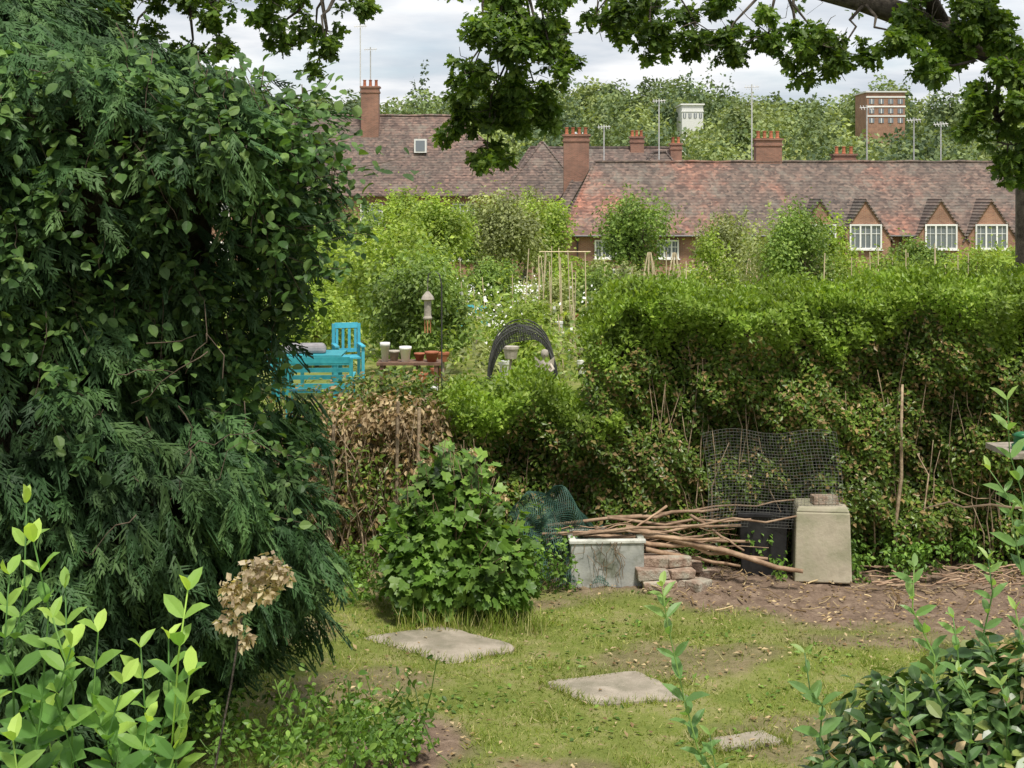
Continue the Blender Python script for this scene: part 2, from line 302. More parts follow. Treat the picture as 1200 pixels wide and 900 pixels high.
lt=MB(); n_=len(x); lt.scat(LEAF,np.stack([x,y,hgt(x,y)+U(.012,.03,n_)],-1),rdir(n_)*[1,1,.25],rdir(n_)*.35+[0,0,1],U(.02,.055,n_),U(.012,.032,n_))
for i in range(220):
    cx,cy=U(1.0,5.4),U(10.7,12.2)
    if soil(cx,cy)<.4: continue
    a_=U(0,3.14); l=U(.05,.2); z=hgt(cx,cy)+.02; lt.tube(branchline((cx,cy,z),(cx+l*math.cos(a_),cy+l*math.sin(a_),z+U(0,.05)),3),U(.002,.007),4)
lt.build('leaf_litter',M_dry)
for P in slabs:
    sb=MB(); P=np.array(P); c=P.mean(0); Pi=[]
    for i in range(4):
        a,b_=P[i],P[(i+1)%4]
        for t in np.linspace(0,1,9)[:-1]:
            q=a+(b_-a)*t+rng.normal(size=2)*.008
            if t==0: q=q+(c-q)*.04
            Pi.append(q)
    Pi=np.array(Pi); z=float(hgt(*c)); m_=len(Pi); ins=c+(Pi-c)*.965
    V=np.vstack([np.c_[Pi,np.full(m_,z-.03)],np.c_[Pi,np.full(m_,z+.012)],np.c_[ins,np.full(m_,z+.024)]])
    F=[(i,(i+1)%m_,m_+(i+1)%m_,m_+i) for i in range(m_)]+[(m_+i,m_+(i+1)%m_,2*m_+(i+1)%m_,2*m_+i) for i in range(m_)]+[tuple(range(2*m_,3*m_))]
    F=[f[::-1] for f in F]; sb.add(V,F,0,.4); sb.build('paving_slab',M_slab)

# ------------------------------------------------------------------ hedge
def hedge_leaves(mb,x0,x1,y0,y1,ztop,n,L,mat,mt):
    nf=int(n*.68); x=U(x0,x1,nf); zt=ztop(x); z=zt*U(0,1,nf)**.9
    bul=.11*np.sin(x*3.3+z*2)+.08*np.sin(x*7.1-z*5)+.06*np.sin(z*9+x*2)+.04*np.sin(x*19+z*15); y=y0+bul-.16*sst(.75,1,z/zt)+.2*(1-sst(0,.45,z))+np.abs(rng.normal(size=nf))*.14
    gap=(np.sin(x*9.3+np.sin(z*4)*1.3)*np.sin(x*4.1+z*3.7+1)); keep=U(0,1,nf)<np.where(z<zt*.75,.87+.13*(gap>-.25),1); keep&=U(0,1,nf)<(.66+.34*sst(0,.5,z))
    x,y,z=x[keep],y[keep],z[keep]; p=np.stack([x,y,z],-1); nr=np.tile([0,-1,.2],(len(x),1))
    topm=(z>ztop(x)*(.84+.05*np.sin(x*4)+.04*np.sin(x*13)))
    leaves(mb,p[~topm],nr[~topm],L,0,LEAF,.55,.5,.2); leaves(mb,p[topm],nr[topm],L,1,LEAF,.55,.5,-.2)
    nt_=int(n*.25); x=U(x0,x1,nt_); y=U(y0-.1,y1,nt_); z=ztop(x)+.05*np.sin(x*8+y*3)+.05*np.sin(x*17)*np.sin(y*11)+rng.normal(size=nt_)*.045
    leaves(mb,np.stack([x,y,z],-1),np.tile([0,0,1.],(nt_,1)),L,1,LEAF,.55,.2,-.5)
    nb=n-nf-nt_; x=U(x0,x1,nb);z=ztop(x)*U(0,1,nb); y=y1+.1*np.sin(x*5+z*4)-abs(rng.normal(size=nb))*.08
    leaves(mb,np.stack([x,y,z],-1),np.tile([0,1.,0],(nb,1)),L,0)
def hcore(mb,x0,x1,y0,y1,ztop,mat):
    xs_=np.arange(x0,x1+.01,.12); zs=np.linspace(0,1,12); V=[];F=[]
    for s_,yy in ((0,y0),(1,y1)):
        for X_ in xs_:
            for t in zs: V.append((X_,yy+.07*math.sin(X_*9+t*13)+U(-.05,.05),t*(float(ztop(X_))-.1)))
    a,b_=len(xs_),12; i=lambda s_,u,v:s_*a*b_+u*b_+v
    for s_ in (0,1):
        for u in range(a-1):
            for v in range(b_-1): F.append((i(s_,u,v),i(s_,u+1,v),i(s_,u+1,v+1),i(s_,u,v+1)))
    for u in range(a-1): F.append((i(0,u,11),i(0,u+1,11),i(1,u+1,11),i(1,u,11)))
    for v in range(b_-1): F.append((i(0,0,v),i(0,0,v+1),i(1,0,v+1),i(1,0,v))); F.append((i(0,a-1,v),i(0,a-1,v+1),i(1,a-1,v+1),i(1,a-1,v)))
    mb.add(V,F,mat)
def hstems(mb,x0,x1,y0,ztop,n,mat):
    for i in range(n):
        x=U(x0,x1); h=float(ztop(x))*U(.4,.9); P=branchline((x,y0+U(.02,.2),0),(x+U(-.35,.35),y0+U(-.02,.18),h),6,.025); mb.tube(P,np.linspace(U(.005,.011),.003,6),5,mat)
e=empty('privet_hedge',(3.2,12.5,0))
zt=lambda x:2.27+.05*np.sin(x*2.1)+.045*np.sin(x*5.7)+.03*(np.asarray(x)-1)+ -.35*(1-sst(.55,.95,np.asarray(x,float)))
f=MB(); hedge_leaves(f,.62,6.6,12.0,13.2,zt,130000,.048,0,1)
x=U(.7,6.5,800); shoot=np.stack([x,U(11.95,13.1,800),zt(x)-.05],-1)
for s_ in shoot:
    h=U(.06,.22); k=int(h*60); t=np.linspace(0,1,k)[:,None]; q=s_+np.array([U(-.04,.04),U(-.04,.04),h])*t; leaves(f,q,rdir(k),.04,1,LEAF,.5,.2,-.9)
f.build('foliage',[M_hedge,M_hedget],e)
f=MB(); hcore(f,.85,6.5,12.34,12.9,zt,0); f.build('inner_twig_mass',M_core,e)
f=MB(); hstems(f,.8,6.4,12.03,zt,90,0)
for xx,h in ((3.27,1.6),): f.tube(branchline((xx,11.97,0),(xx+.05,11.95,h),5,.012),np.linspace(.02,.011,5),7)
f.build('stems',M_drytwig,e,True)
e=empty('overgrown_low_hedge',(-.2,12.5,0))
zl=lambda x:1.42+.08*np.sin(np.asarray(x)*3.3+1)+.06*np.sin(np.asarray(x)*8)-.05*np.asarray(x)
f=MB(); hedge_leaves(f,-.55,.95,12.05,13.0,zl,19000,.05,0,1)
p,nr=blobpts([(-.25,12.6,1.4,.45,.4,.2),(.35,12.5,1.3,.4,.4,.15),(.85,12.5,1.6,.2,.3,.3),(-.9,12.9,1.3,.4,.3,.2)],4500,.3); leaves(f,p,nr,.06,1)
f.build('foliage',[M_hedge,M_hedget],e)
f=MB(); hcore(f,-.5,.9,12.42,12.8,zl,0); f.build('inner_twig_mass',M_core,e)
f=MB(); hstems(f,-.5,.95,12.1,zl,30,0); f.build('stems',M_twig,e,True)
e=empty('dead_brush_hedge',(-1.3,12.4,0)); f=MB()
for i in range(300):
    x=U(-2.4,-.35); P=branchline((x,12.1+U(-.15,.5),0),(x+U(-.4,.4),12.1+U(-.3,.6),U(.5,1.5)),5,.05); f.tube(P,np.linspace(U(.004,.011),.002,5),4)
for x,h in ((-1.55,1.25),(-1.0,1.45),(-.82,1.4),(-2.1,1.2)): f.tube([(x,11.98,0),(x+.03,11.98,h)],.015,7)
f.build('twigs_and_stakes',M_drytwig,e)
f=MB(); p,nr=blobpts([(-1.3,12.3,1.15,.9,.35,.35),(-1.0,12.2,1.3,.5,.3,.2),(-1.5,12.3,.5,.8,.3,.5),(-.75,12.2,.9,.4,.3,.5)],5200,.1); leaves(f,p,nr,.06,0,LEAF,.5,.2,.6)
p,nr=blobpts([(-1.4,12.6,1.3,.9,.3,.3),(-1.1,12.3,.4,.9,.3,.4),(-.6,12.3,1.1,.3,.3,.4),(-1.0,12.7,1.5,.6,.3,.15),(-1.2,12.1,.7,.7,.2,.5)],5200,.2); leaves(f,p,nr,.055,1); f.build('leaves',[M_dry,M_hedge],e)
f=MB(); hcore(f,-2.6,-.4,12.75,12.95,lambda x:1.2+0*np.asarray(x),0); f.build('inner_twig_mass',M_core,e)

# ------------------------------------------------------------------ big conifer with climber
def edge(z): return np.interp(z,[0,.3,.53,.92,1.4,1.79,2.13,2.67,2.95,3.2,3.5,3.7,3.85,4.0,4.2,4.5,5.2],[-2.3,-1.95,-1.6,-1.26,-1.2,-1.28,-1.6,-1.55,-1.35,-1.18,-1.18,-1.25,-1.42,-1.75,-2.4,-2.9,-3.5])
def conshell(n,zlo,zhi,front=.8,depth=.18):
    z=U(zlo,zhi,n); th=np.where(U(0,1,n)<front,U(-math.pi*.95,.25,n),U(0,math.pi*2,n))
    R=edge(z)+3.7; lump=1+.07*np.sin(th*5+z*3)+.06*np.sin(th*9-z*7)+.04*np.sin(th*17+z*11)
    r=R*lump*(1-abs(rng.normal(size=n))*depth); x=r*np.cos(th)
    x=np.where(x<0,x*1.4,x); return np.stack([-3.7+x,8.4+r*.62*np.sin(th),z],-1),np.stack([np.cos(th),np.sin(th),0*z],-1)
e=empty('conifer_tree',(-3.7,8.4,0)); f=MB()
P,nr=conshell(15500,.12,4.9,.85,.12); kk=~((P[:,2]>2.0)&(P[:,2]<3.7)&(P[:,0]>-2.75)&(U(0,1,len(P))<.5)); P,nr=P[kk],nr[kk]
for i,sd_ in enumerate((1,2,3,4)):
    q,nn_=P[i::4],nr[i::4]; f.scat(frond(sd_),q,nn_*.7+rdir(len(q))*.55+[0,0,-.55],nn_*.5+rdir(len(q))*.6+[0,0,.6],U(.14,.3,len(q)),U(.14,.3,len(q)))
f.build('foliage',M_cyp,e)
f=MB(); f.tube(branchline((-3.7,8.4,-.1),(-3.6,8.4,4.9),8,.008),np.linspace(.22,.04,8),10)
P,nr=conshell(150,.4,4.2,.8,.1)
for q in P: f.tube(branchline((-3.7,8.4,max(.3,q[2]-U(-.2,.6))),q-(q-[-3.7,8.4,q[2]])*.12,6,.03),np.linspace(.03,.004,6),5)
f.build('trunk_and_branches',M_dtwig,e,True)
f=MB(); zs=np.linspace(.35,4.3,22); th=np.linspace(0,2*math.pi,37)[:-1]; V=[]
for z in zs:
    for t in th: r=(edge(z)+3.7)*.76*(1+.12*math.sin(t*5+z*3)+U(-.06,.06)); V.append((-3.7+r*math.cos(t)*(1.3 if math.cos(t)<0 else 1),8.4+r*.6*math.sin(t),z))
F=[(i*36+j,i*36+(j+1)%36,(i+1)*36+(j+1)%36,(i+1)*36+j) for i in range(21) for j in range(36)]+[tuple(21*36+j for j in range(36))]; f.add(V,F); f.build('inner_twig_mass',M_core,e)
e=empty('climbing_shrub',(-1.9,7.6,0)); f=MB(); tw=MB()
def trail(mb,tw,a,b,n,L,mat=0,spread=.1,sag=.05,tmpl=FINE,asp=.75,r=.006):
    P=branchline(a,b,7,.03,sag); tw.tube(P,np.linspace(r,r*.35,7),5)
    t=U(.1,1,n); q=np.stack([np.interp(t,np.linspace(0,1,7),P[:,i]) for i in range(3)],-1)+rng.normal(size=(n,3))*spread*.5
    leaves(mb,q,rdir(n)*.5+[.1,-.5,.3],L,mat,tmpl,asp,.7,.35)
for i in range(640):
    z=U(1.5,3.85) if i%4 else U(2.2,3.8); q,nr=conshell(1,z-.1,z+.1,1,.04); q=q[0]
    if q[0]<-3.0+(1.2 if z<2.1 else 0) or q[1]>8.7: continue
    if z<2.1 and U(0,1)<.45: continue
    d=np.array([U(-.1,.35),-.1+U(-.2,.2),U(-.7,.3)]); a0=q+nr[0]*.04
    trail(f,tw,a0-d*.5,a0+d*.45,30,.062,0,.13,r=.003)
for a_,b_ in (((-1.4,7.9,3.3),(-.6,7.9,3.42)),((-1.5,7.8,3.1),(-.78,7.9,2.98)),((-1.4,8,3.5),(-.9,8,3.55)),((-1.6,7.8,2.95),(-.9,7.9,2.8)),((-1.4,8,3.2),(-.85,8.1,3.25)),((-1.5,7.9,3.0),(-.85,7.8,3.12)),((-1.5,7.9,3.65),(-1.0,7.8,3.68)),((-1.6,7.9,1.9),(-1.1,7.8,1.75)),((-1.6,7.8,1.6),(-1.1,7.7,1.4)),((-1.3,7.9,3.75),(-1.0,7.8,3.85))): trail(f,tw,a_,b_,36,.066,0,.12,r=.004)
f.build('foliage',M_broad,e)
for i in range(14):
    a0=(U(-2.4,-1.5),U(7.1,7.4),U(1.5,2.5)); tw.tube(branchline(a0,(a0[0]+U(-.4,.4),a0[1]+U(-.1,.3),a0[2]+U(-.4,.5)),6,.05),np.linspace(.004,.0015,6),4)
tw.tube(branchline((-2.4,7.7,0),(-2.0,7.8,3.2),8,.02),np.linspace(.03,.01,8),6); tw.build('stems',M_dtwig,e,True)

# ------------------------------------------------------------------ oak trees
def oak(name,tb,limbs,vis,nv,off,no,trunkpts,trunkr,L=.085,hang=0):
    e=empty(name,tb); t=MB(); t.tube(trunkpts,trunkr,12); f=MB()
    for P,r in limbs: t.tube(P,r,8)
    joints=np.vstack([np.array(P)[1:] for P,r in limbs])
    for b in vis+off:
        c=np.array(b[:3]); up=joints[joints[:,2]>c[2]-.3]; up=up if len(up) else joints
        j=up[np.argmin(((up-c)**2).sum(1))]; t.tube(branchline(j,c,6,.05,-.03),np.linspace(.022,.005,6),5)
        for _ in range(4): t.tube(branchline(c,c+rdir(1)[0]*np.array(b[3:6])*1.2,4,.08),np.linspace(.006,.002,4),4)
    t.build('trunk_and_limbs',M_bark,e,True)
    for bl_,nl in ((vis,nv),(off,no)):
        B=[]
        for b in bl_:
            b=np.array(b)
            for _ in range(11):
                d=rdir(1)[0]*U(.3,1.25); s=U(.13,.36); B.append(np.r_[b[:3]+d*b[3:6],b[3:6]*s*[1,1,.8]])
        p,nr=blobpts(B,nl,.1); leaves(f,p,nr,L,0,OAKL,.62,.5,.35)
    f.build('foliage',M_oak,e)
T=[(-.42,3.96,.25),(-.08,4.49,.4),(-.19,3.68,.22),(.3,4.64,.3),(.26,4.0,.2),(0,4.85,.4),(-.23,3.5,.13),(-.35,4.3,.22),(.1,4.1,.25),(.4,4.3,.18),(-.1,4.0,.25),
(.76,4.85,.27),(1.21,4.87,.3),(1.29,4.6,.18),(1.67,4.79,.32),(1.89,4.56,.18),(2.27,4.64,.3),(2.73,4.56,.25),(2.65,4.32,.15),(3.03,4.5,.22),(3.41,4.6,.26),(3.79,4.79,.36),(4.02,4.49,.26),(4.24,4.72,.38),(4.2,4.03,.24),(4.42,3.65,.26),(4.05,3.8,.16),(4.5,4.11,.3),(4.3,3.42,.12),(3.64,4.35,.16),(4.45,4.3,.3),(4.7,3.5,.2)]
vis=[(x,12.5+U(-.3,.4),z,r,r*1.1,r*.95) for x,z,r in T]
off=[(U(-1.2,7),U(11.5,15.5),U(5.4,6.8),U(.4,.7),U(.4,.7),U(.3,.5)) for i in range(26)]
limbs=[([(5.5,14,3.7),(4.9,13.5,4.47),(4.1,13.3,4.78),(3.28,13.1,5.02),(2.45,12.9,5.2),(1.2,12.7,5.45),(0,12.5,5.6),(-.9,12.4,5.7)],[.2,.16,.13,.11,.095,.07,.05,.02]),
([(5.5,14,4.6),(5.3,13,5.4),(4.6,12.3,6),(3.5,11.8,6.3)],[.18,.13,.08,.03]),([(4.1,13.3,4.78),(3.6,12.8,5.4),(2.8,12.5,5.8),(1.8,12.4,6.1)],[.08,.06,.04,.02]),([(5.5,14,4.4),(4.8,13.1,4.6),(4.4,12.7,4.4),(4.35,12.6,3.9)],[.09,.05,.03,.012]),([(5.5,14,5),(6.2,14.5,5.8),(7,15,6.2)],[.15,.1,.04])]
oak('oak_tree',(5.55,14.1,0),limbs,vis,24000,off,7000,[(5.55,14.1,-.1),(5.5,14.1,.5),(5.4,14,2),(5.4,14,3.4),(5.6,14,4.6),(5.7,14,6.3)],[.55,.42,.37,.37,.28,.12])
T2=[(-2.9,4.5,.3),(-2.3,4.58,.22),(-1.98,4.45,.14),(-1.6,4.5,.18),(-1.35,4.36,.13),(-1.22,4.2,.1),(-2.55,4.28,.16),(-1.55,4.25,.1),(-3.4,4.5,.35),(-1.05,4.5,.12),(-1.9,4.2,.1),(-2.2,4.2,.12),(-1.35,4.05,.08),(-3.0,4.25,.2),(-2.7,4.5,.2)]
oak('oak_tree',(-5.2,11.5,0),[([(-5.2,11.5,3.5),(-4.2,10.6,4.4),(-3.2,9.8,4.75),(-2.2,9.5,4.85),(-1.2,9.4,4.75)],[.14,.1,.07,.04,.015])],[(x,9.4+U(-.3,.3),z,r,r,r*.8) for x,z,r in T2],6500,[(U(-4.6,-1.4),U(8.8,11),U(4.95,5.8),.5,.5,.35) for i in range(12)],4000,[(-5.2,11.5,-.1),(-5.2,11.5,2),(-5.2,11.5,4),(-5,11.4,5.8)],[.3,.25,.2,.08],.07)

# ------------------------------------------------------------------ currant shrub
e=empty('currant_bush',(-.48,10.85,0)); f=MB(); tw=MB()
B=[(-.48,10.85,.5,.46,.4,.45),(-.35,10.7,.3,.44,.3,.28),(-.5,10.9,.9,.26,.25,.22),(-.8,10.8,.5,.25,.22,.25),(-.1,10.75,.45,.28,.24,.25),(-.7,10.6,.3,.3,.24,.26),(-.05,10.7,.22,.24,.22,.2)]
p,nr=blobpts(B,3400,.3); leaves(f,p,nr,.085,0,LOBE,1.0,.6,.4)
for i in range(85):
    a_=U(0,6.28); t_=U(0,1); h=.45+.85*(1-t_**1.6); r=.1+.58*t_; a0=(-.46+.1*math.cos(a_),10.85+.1*math.sin(a_),0); b_=(-.46+r*math.cos(a_),10.85+r*math.sin(a_)*.8,h*U(.85,1.05)); trail(f,tw,a0,b_,15,.088,0,.09,-.06,LOBE,1.0,.007)
f.build('foliage',M_shrub,e); tw.build('stems',M_twig,e,True)
f=MB(); p,nr=blobpts([(-.3,10.55,1.28,.02,.02,.04),(-.15,10.6,1.15,.02,.02,.03),(-.62,10.6,1.2,.02,.02,.03),(-.05,10.5,.95,.02,.02,.03)],60,.2); leaves(f,p,nr,.03,0,LEAF,.7); f.build('dried_flower_clusters',M_dry,e)
f=MB(); k=520; p=np.stack([U(-.85,.25,k),U(10.3,10.6,k),np.zeros(k)],-1); p[:,2]=hgt(p[:,0],p[:,1]); f.scat(BLADE,p,rdir(k)*.35+[0,0,1],rdir(k),U(.08,.22,k),U(.006,.01,k)); f.build('tall_grass_tuft',M_grass)
f=MB();Bw=[]
for i in range(34): Bw.append((U(-2.2,-.5),U(7.6,8.4),U(.03,.3),U(.05,.16),U(.05,.15),U(.05,.18)))
for i in range(14): Bw.append((U(-2.3,-1.1),U(10.9,11.8),U(.05,.3),.2,.2,.2))
for i in range(14): Bw.append((U(-.1,.5),U(11.3,11.9),U(.05,.35),.14,.14,.15))
for i in range(34): Bw.append((U(1.2,5),U(11.7,12.1),U(.02,.3),U(.06,.2),.12,.18))
p,nr=blobpts(Bw,8000,.2); leaves(f,p,nr,.048,0,LEAF,.6); f.build('garden_weeds',M_shrub)

# ------------------------------------------------------------------ trough, bricks, plinth, bin
def rot2(cx,cy,dx,dy,a): return (cx+dx*math.cos(a)-dy*math.sin(a),cy+dx*math.sin(a)+dy*math.cos(a))
e=empty('stone_sink_trough',(.77,11.65,0)); f=MB(); cx,cy,a_=.77,11.68,.05; w,d,h,t=.60,.42,.36,.045
for dx,dy,sx,sy in ((0,-d/2+t/2,w,t),(0,d/2-t/2,w,t),(-w/2+t/2,0,t,d-2*t-.002),(w/2-t/2,0,t,d-2*t-.002)):
    X_,Y_=rot2(cx,cy,dx,dy,a_); f.box((X_,Y_,h/2),(sx,sy,h),0,a_)
for dx,dy,sx,sy in ((0,-d/2+t/2-.006,w+.03,t+.012),(0,d/2-t/2+.006,w+.03,t+.012),(-w/2+t/2-.006,0,t+.014,d-2*t-.004),(w/2-t/2+.006,0,t+.014,d-2*t-.004)):
    X_,Y_=rot2(cx,cy,dx,dy,a_); f.box((X_,Y_,h+.0185),(sx,sy,.033),0,a_)
f.build('basin',M_trough,e,bevel=.008); f=MB(); f.box((cx,cy,.28),(w-2*t-.01,d-2*t-.01,.04),0,a_,jit=.004); f.build('soil',M_core,e)
f=MB()
for i in range(12):
    x0=U(.52,1.0); f.tube(branchline((x0,11.455,.38),(x0+U(-.14,.14),11.44,U(.0,.25)),6,.07),.0025,4)
f.build('dried_tendrils',M_twig,e)
f=MB()
for i,(x,y,z,r) in enumerate([(1.2,11.42,.045,.03),(1.42,11.5,.04,-.1),(1.14,11.46,.125,.08),(1.38,11.5,.12,.3),(1.12,11.62,.04,.0),(1.3,11.62,.125,.1),(1.15,11.56,.205,-.1),(1.36,11.56,.2,.4),(1.44,11.7,.12,.1),(1.62,11.75,.04,.5),(1.26,11.7,.2,.2),(1.52,11.42,.04,.9)]):
    f.box((x,y,z),(.21 if i%2 else .27,.13,.075),0,r,jit=.006)
f.build('brick_pile',M_brickp,bevel=.01)
e=empty('concrete_plinth',(2.6,11.8,0)); f=MB()
f.box((2.6,11.83,.29),(.47,.42,.58),0,-.12,.93); f.box((2.6,11.83,.6005),(.437,.39,.04),0,-.12,.9); f.build('block',M_conc,e,bevel=.012)
f=MB(); f.box((2.62,11.8,.655),(.215,.11,.068),0,.1,jit=.004); f.build('brick',M_brickp,e,bevel=.006)
e=empty('black_planter_tub',(2.12,12,0)); f=MB(); f.box((2.13,11.97,.25),(.36,.3,.5),0,-.1,1.12)
for dx,dy,sx,sy in ((0,-.17,.44,.03),(0,.17,.44,.03),(-.205,0,.03,.31),(.205,0,.03,.31)):
    X_,Y_=rot2(2.13,11.97,dx,dy,-.1); f.box((X_,Y_,.52),(sx,sy,.04),0,-.1)
f.build('tub',M_black,e,bevel=.008)
f=MB()
S_=[((.3,11.85,.42),(2.0,11.75,.5),.016),((.35,11.7,.38),(1.9,11.65,.47),.018),((.5,11.6,.40),(2.35,11.6,.56),.014),((.95,11.7,.44),(2.35,11.35,.17),.032),((.8,11.8,.5),(1.75,11.9,.55),.02),((.55,11.75,.36),(1.7,11.5,.4),.02),((1.0,11.6,.36),(2.1,11.55,.22),.022),((.4,11.9,.34),(1.6,11.75,.36),.018),((1.2,11.9,.5),(2.4,11.95,.62),.012),((.25,11.65,.4),(1.3,11.65,.42),.012),((.9,11.95,.3),(2.0,11.8,.3),.022),((1.1,11.55,.3),(1.9,11.7,.12),.02),((1.3,11.8,.6),(1.0,11.7,.42),.012),((.2,11.8,.3),(1.0,11.8,.45),.01),((1.5,11.8,.52),(1.9,11.5,.3),.014)]
for a_,b_,r in S_: f.tube(branchline(a_,b_,8,.012),np.linspace(r,r*.55,8),7)
for i in range(24):
    a0=np.array([U(.2,1.6),U(11.6,12),U(.2,.5)]); f.tube(branchline(a0,a0+[U(.3,.9),U(-.1,.1),U(-.06,.1)],5,.03),np.linspace(U(.004,.01),.003,5),5)
f.build('stick_pile',M_stick,smooth=True)
f=MB()
for i in range(50):
    x0=U(2.9,4.6); a_=U(-.4,.4); l=U(.1,.45); y0=U(11.4,12); f.tube(branchline((x0,y0,.02+U(0,.06)),(x0+l*math.cos(a_),y0+l*math.sin(a_),.02+U(0,.08)),4,.04),U(.004,.01),5)
f.build('twig_heap',M_stick)
def net(name,fn,nu,nv,r,mat,parent=None):
    f=MB()
    for i in range(nu+1): f.tube([fn(i/nu,t) for t in np.linspace(0,1,nv//2+1)],r,3,cap=False)
    for j in range(nv+1): f.tube([fn(t,j/nv) for t in np.linspace(0,1,nu//2+1)],r,3,cap=False)
    return f.build(name,mat,parent)
def g1(u,v):
    x=.0+.8*u; top=.46+.3*math.sin(math.pi*min(1,u*1.15))**.7+.04*math.sin(u*14)-.1*u; y=11.95-.5*(1-v)+.05*math.sin(u*19+v*8)+.04*math.sin(v*17)
    return (x+.03*math.sin(v*11),y,.04+(top-.04)*min(1,(v*1.15))**.8+.03*math.sin(u*23+v*9))
net('green_garden_netting',g1,52,44,.0026,M_net)
def g2(u,v): return (1.62+1.1*u+.03*math.sin(v*4)+.03*math.sin(u*7)*v,11.76+.06*math.sin(u*5+v*2)-.03*v,.42+.84*v-.1*abs(u-.5)*v+.03*math.sin(u*9)*v)
net('wire_mesh_panel',g2,40,32,.0014,M_wire)

# ------------------------------------------------------------------ bird table
e=empty('bird_table',(3.35,9,0)); f=MB(); f.tube([(3.38,9,-.05),(3.38,9,1.55)],.035,8); f.box((3.36,9,1.575),(.5,.4,.035),0,.1); f.build('post_and_tray',M_wood,e)
f=MB(); f.lathe((3.24,8.93,1.5931),[(.06,0),(.065,.03),(.05,.035),(.05,.08),(.065,.09),(.02,.11)],14); f.build('feeder',M_greenp,e,True)

# ------------------------------------------------------------------ foreground shrubs
def shoot(mb,tw,a,b,n,L,mat=0,tmpl=FINE,asp=.42,r=.004,t0=.2):
    P=branchline(a,b,8,.02); tw.tube(P,np.linspace(r,r*.5,8),6); t=np.linspace(t0,1,n); d=nz((P[-1]-P[0])[None])[0]
    for i,tt in enumerate(t):
        q=np.array([np.interp(tt,np.linspace(0,1,8),P[:,k]) for k in range(3)]); a0=i*1.57+U(-.5,.5)
        for s_ in (0,math.pi):
            side=np.array([math.cos(a0+s_),math.sin(a0+s_),0]); op=.5+.9*(1-tt)
            Y=side*op+d*.65+np.array([0,0,-.15])+rdir(1)[0]*.15; N=d*.5-side*.35+np.array([0,-.6,.15])+rdir(1)[0]*.4
            l=L*(1-.4*tt**3)*U(.7,1.15); mb.scat(tmpl,q[None],Y[None],N[None],np.array([l]),np.array([l*asp]),mat,rnd=np.array([min(.99,max(0,.18+.7*tt**4+U(-.2,.2)))]))
e=empty('honeysuckle_shrub',(-.8,2.6,1.5)); f=MB(); tw=MB()
for a_,b_ in (((-.8,2.6,1.5),(-.885,2.6,2.56)),((-.7,2.6,1.5),(-.85,2.6,2.42)),((-.85,2.6,1.5),(-.93,2.6,2.5)),((-.75,2.6,1.5),(-.6,2.6,2.47)),((-.7,2.55,1.5),(-.585,2.55,2.33)),((-.7,2.6,1.5),(-.72,2.6,2.3)),((-.9,2.6,1.5),(-.8,2.55,2.38)),((-.95,2.5,1.5),(-.93,2.5,2.33)),((-.85,2.7,1.5),(-.78,2.7,2.2)),((-.7,2.7,1.5),(-.66,2.7,2.35)),((-.9,2.5,1.5),(-.87,2.45,2.25)),((-.75,2.6,1.5),(-.62,2.6,2.18)),((-1.0,2.6,1.5),(-1.0,2.6,2.45)),((-1.0,2.7,1.5),(-.95,2.75,2.6)),((-.95,2.6,1.5),(-.9,2.7,2.2)),((-.8,2.7,1.5),(-.7,2.7,2.12)),((-1.0,2.6,1.5),(-.97,2.6,2.28)),((-.85,2.6,1.5),(-.84,2.62,2.12)),((-.75,2.6,1.5),(-.76,2.58,2.4)),((-.72,2.6,1.5),(-.68,2.62,2.22)),((-.9,2.75,1.5),(-.89,2.8,2.42)),((-.65,2.65,1.5),(-.63,2.65,2.05)),((-.85,2.75,1.5),(-.74,2.8,2.3))):
    shoot(f,tw,a_,b_,12,.088,0,FINE,.45,.003,.3)
f.build('foliage',M_young,e); tw.build('stems',M_young,e,True)
f=MB(); p,nr=blobpts([(-.92,2.4,2.08,.14,.1,.08),(-.8,2.4,2.02,.1,.1,.06)],420,.1); leaves(f,p,nr,.045,0,LEAF,.35)
for i in range(40): a0=np.array([U(-1.0,-.75),2.42,1.6]); f.tube(branchline(a0,a0+[U(-.1,.15),U(-.1,.1),U(.4,.52)],4,.05),.002,4)
f.build('dead_fern',M_dry)
e=empty('dried_hydrangea',(-.75,4.0,1.1)); f=MB(); tw=MB()
p,nr=blobpts([(-.71,4,2.14,.065,.05,.04),(-.78,4,2.07,.05,.05,.05),(-.7,4,2.08,.045,.04,.03),(-.8,4,1.99,.035,.03,.04),(-.76,4,1.94,.02,.02,.03),(-.66,4,2.13,.03,.03,.03)],620,.3); leaves(f,p,nr,.021,0,LEAF,.8); f.build('flower_head',M_dryp,e)
tw.tube(branchline((-.95,4,1.0),(-.77,4,2.0),6,.01),.003,5); tw.build('stem',M_bark,e)
e=empty('euonymus_bush',(1.15,3.6,1.2)); f=MB(); tw=MB()
B=[(1.2,3.65,1.62,.42,.35,.33),(.95,3.55,1.55,.3,.25,.27),(1.4,3.6,1.75,.3,.3,.3),(1.15,3.4,1.55,.3,.2,.28),(1.05,3.7,1.75,.2,.2,.2),(1.28,3.7,1.9,.16,.15,.14),(1.42,3.5,2.0,.14,.12,.13)]
p,nr=blobpts(B,5200,.5); leaves(f,p,nr,.05,0,FINE,.6,.7,.1)
p,nr=blobpts([(1.3,3.5,2.0,.15,.1,.12),(1.0,3.5,1.8,.2,.1,.1)],90,.4); leaves(f,p,nr,.035,1,LEAF,.5)
f.build('foliage',[M_euon,M_dry],e)
f=MB(); p,nr=blobpts([(b[0],b[1],b[2],b[3]*.6,b[4]*.6,b[5]*.6) for b in B],900,.1); leaves(f,p,nr,.08,0)
for i in range(30): tw.tube(branchline((1.1+U(-.1,.2),3.6,1.25),(U(.75,1.5),3.6+U(-.25,.25),U(1.65,1.85)),5,.04),.004,5)
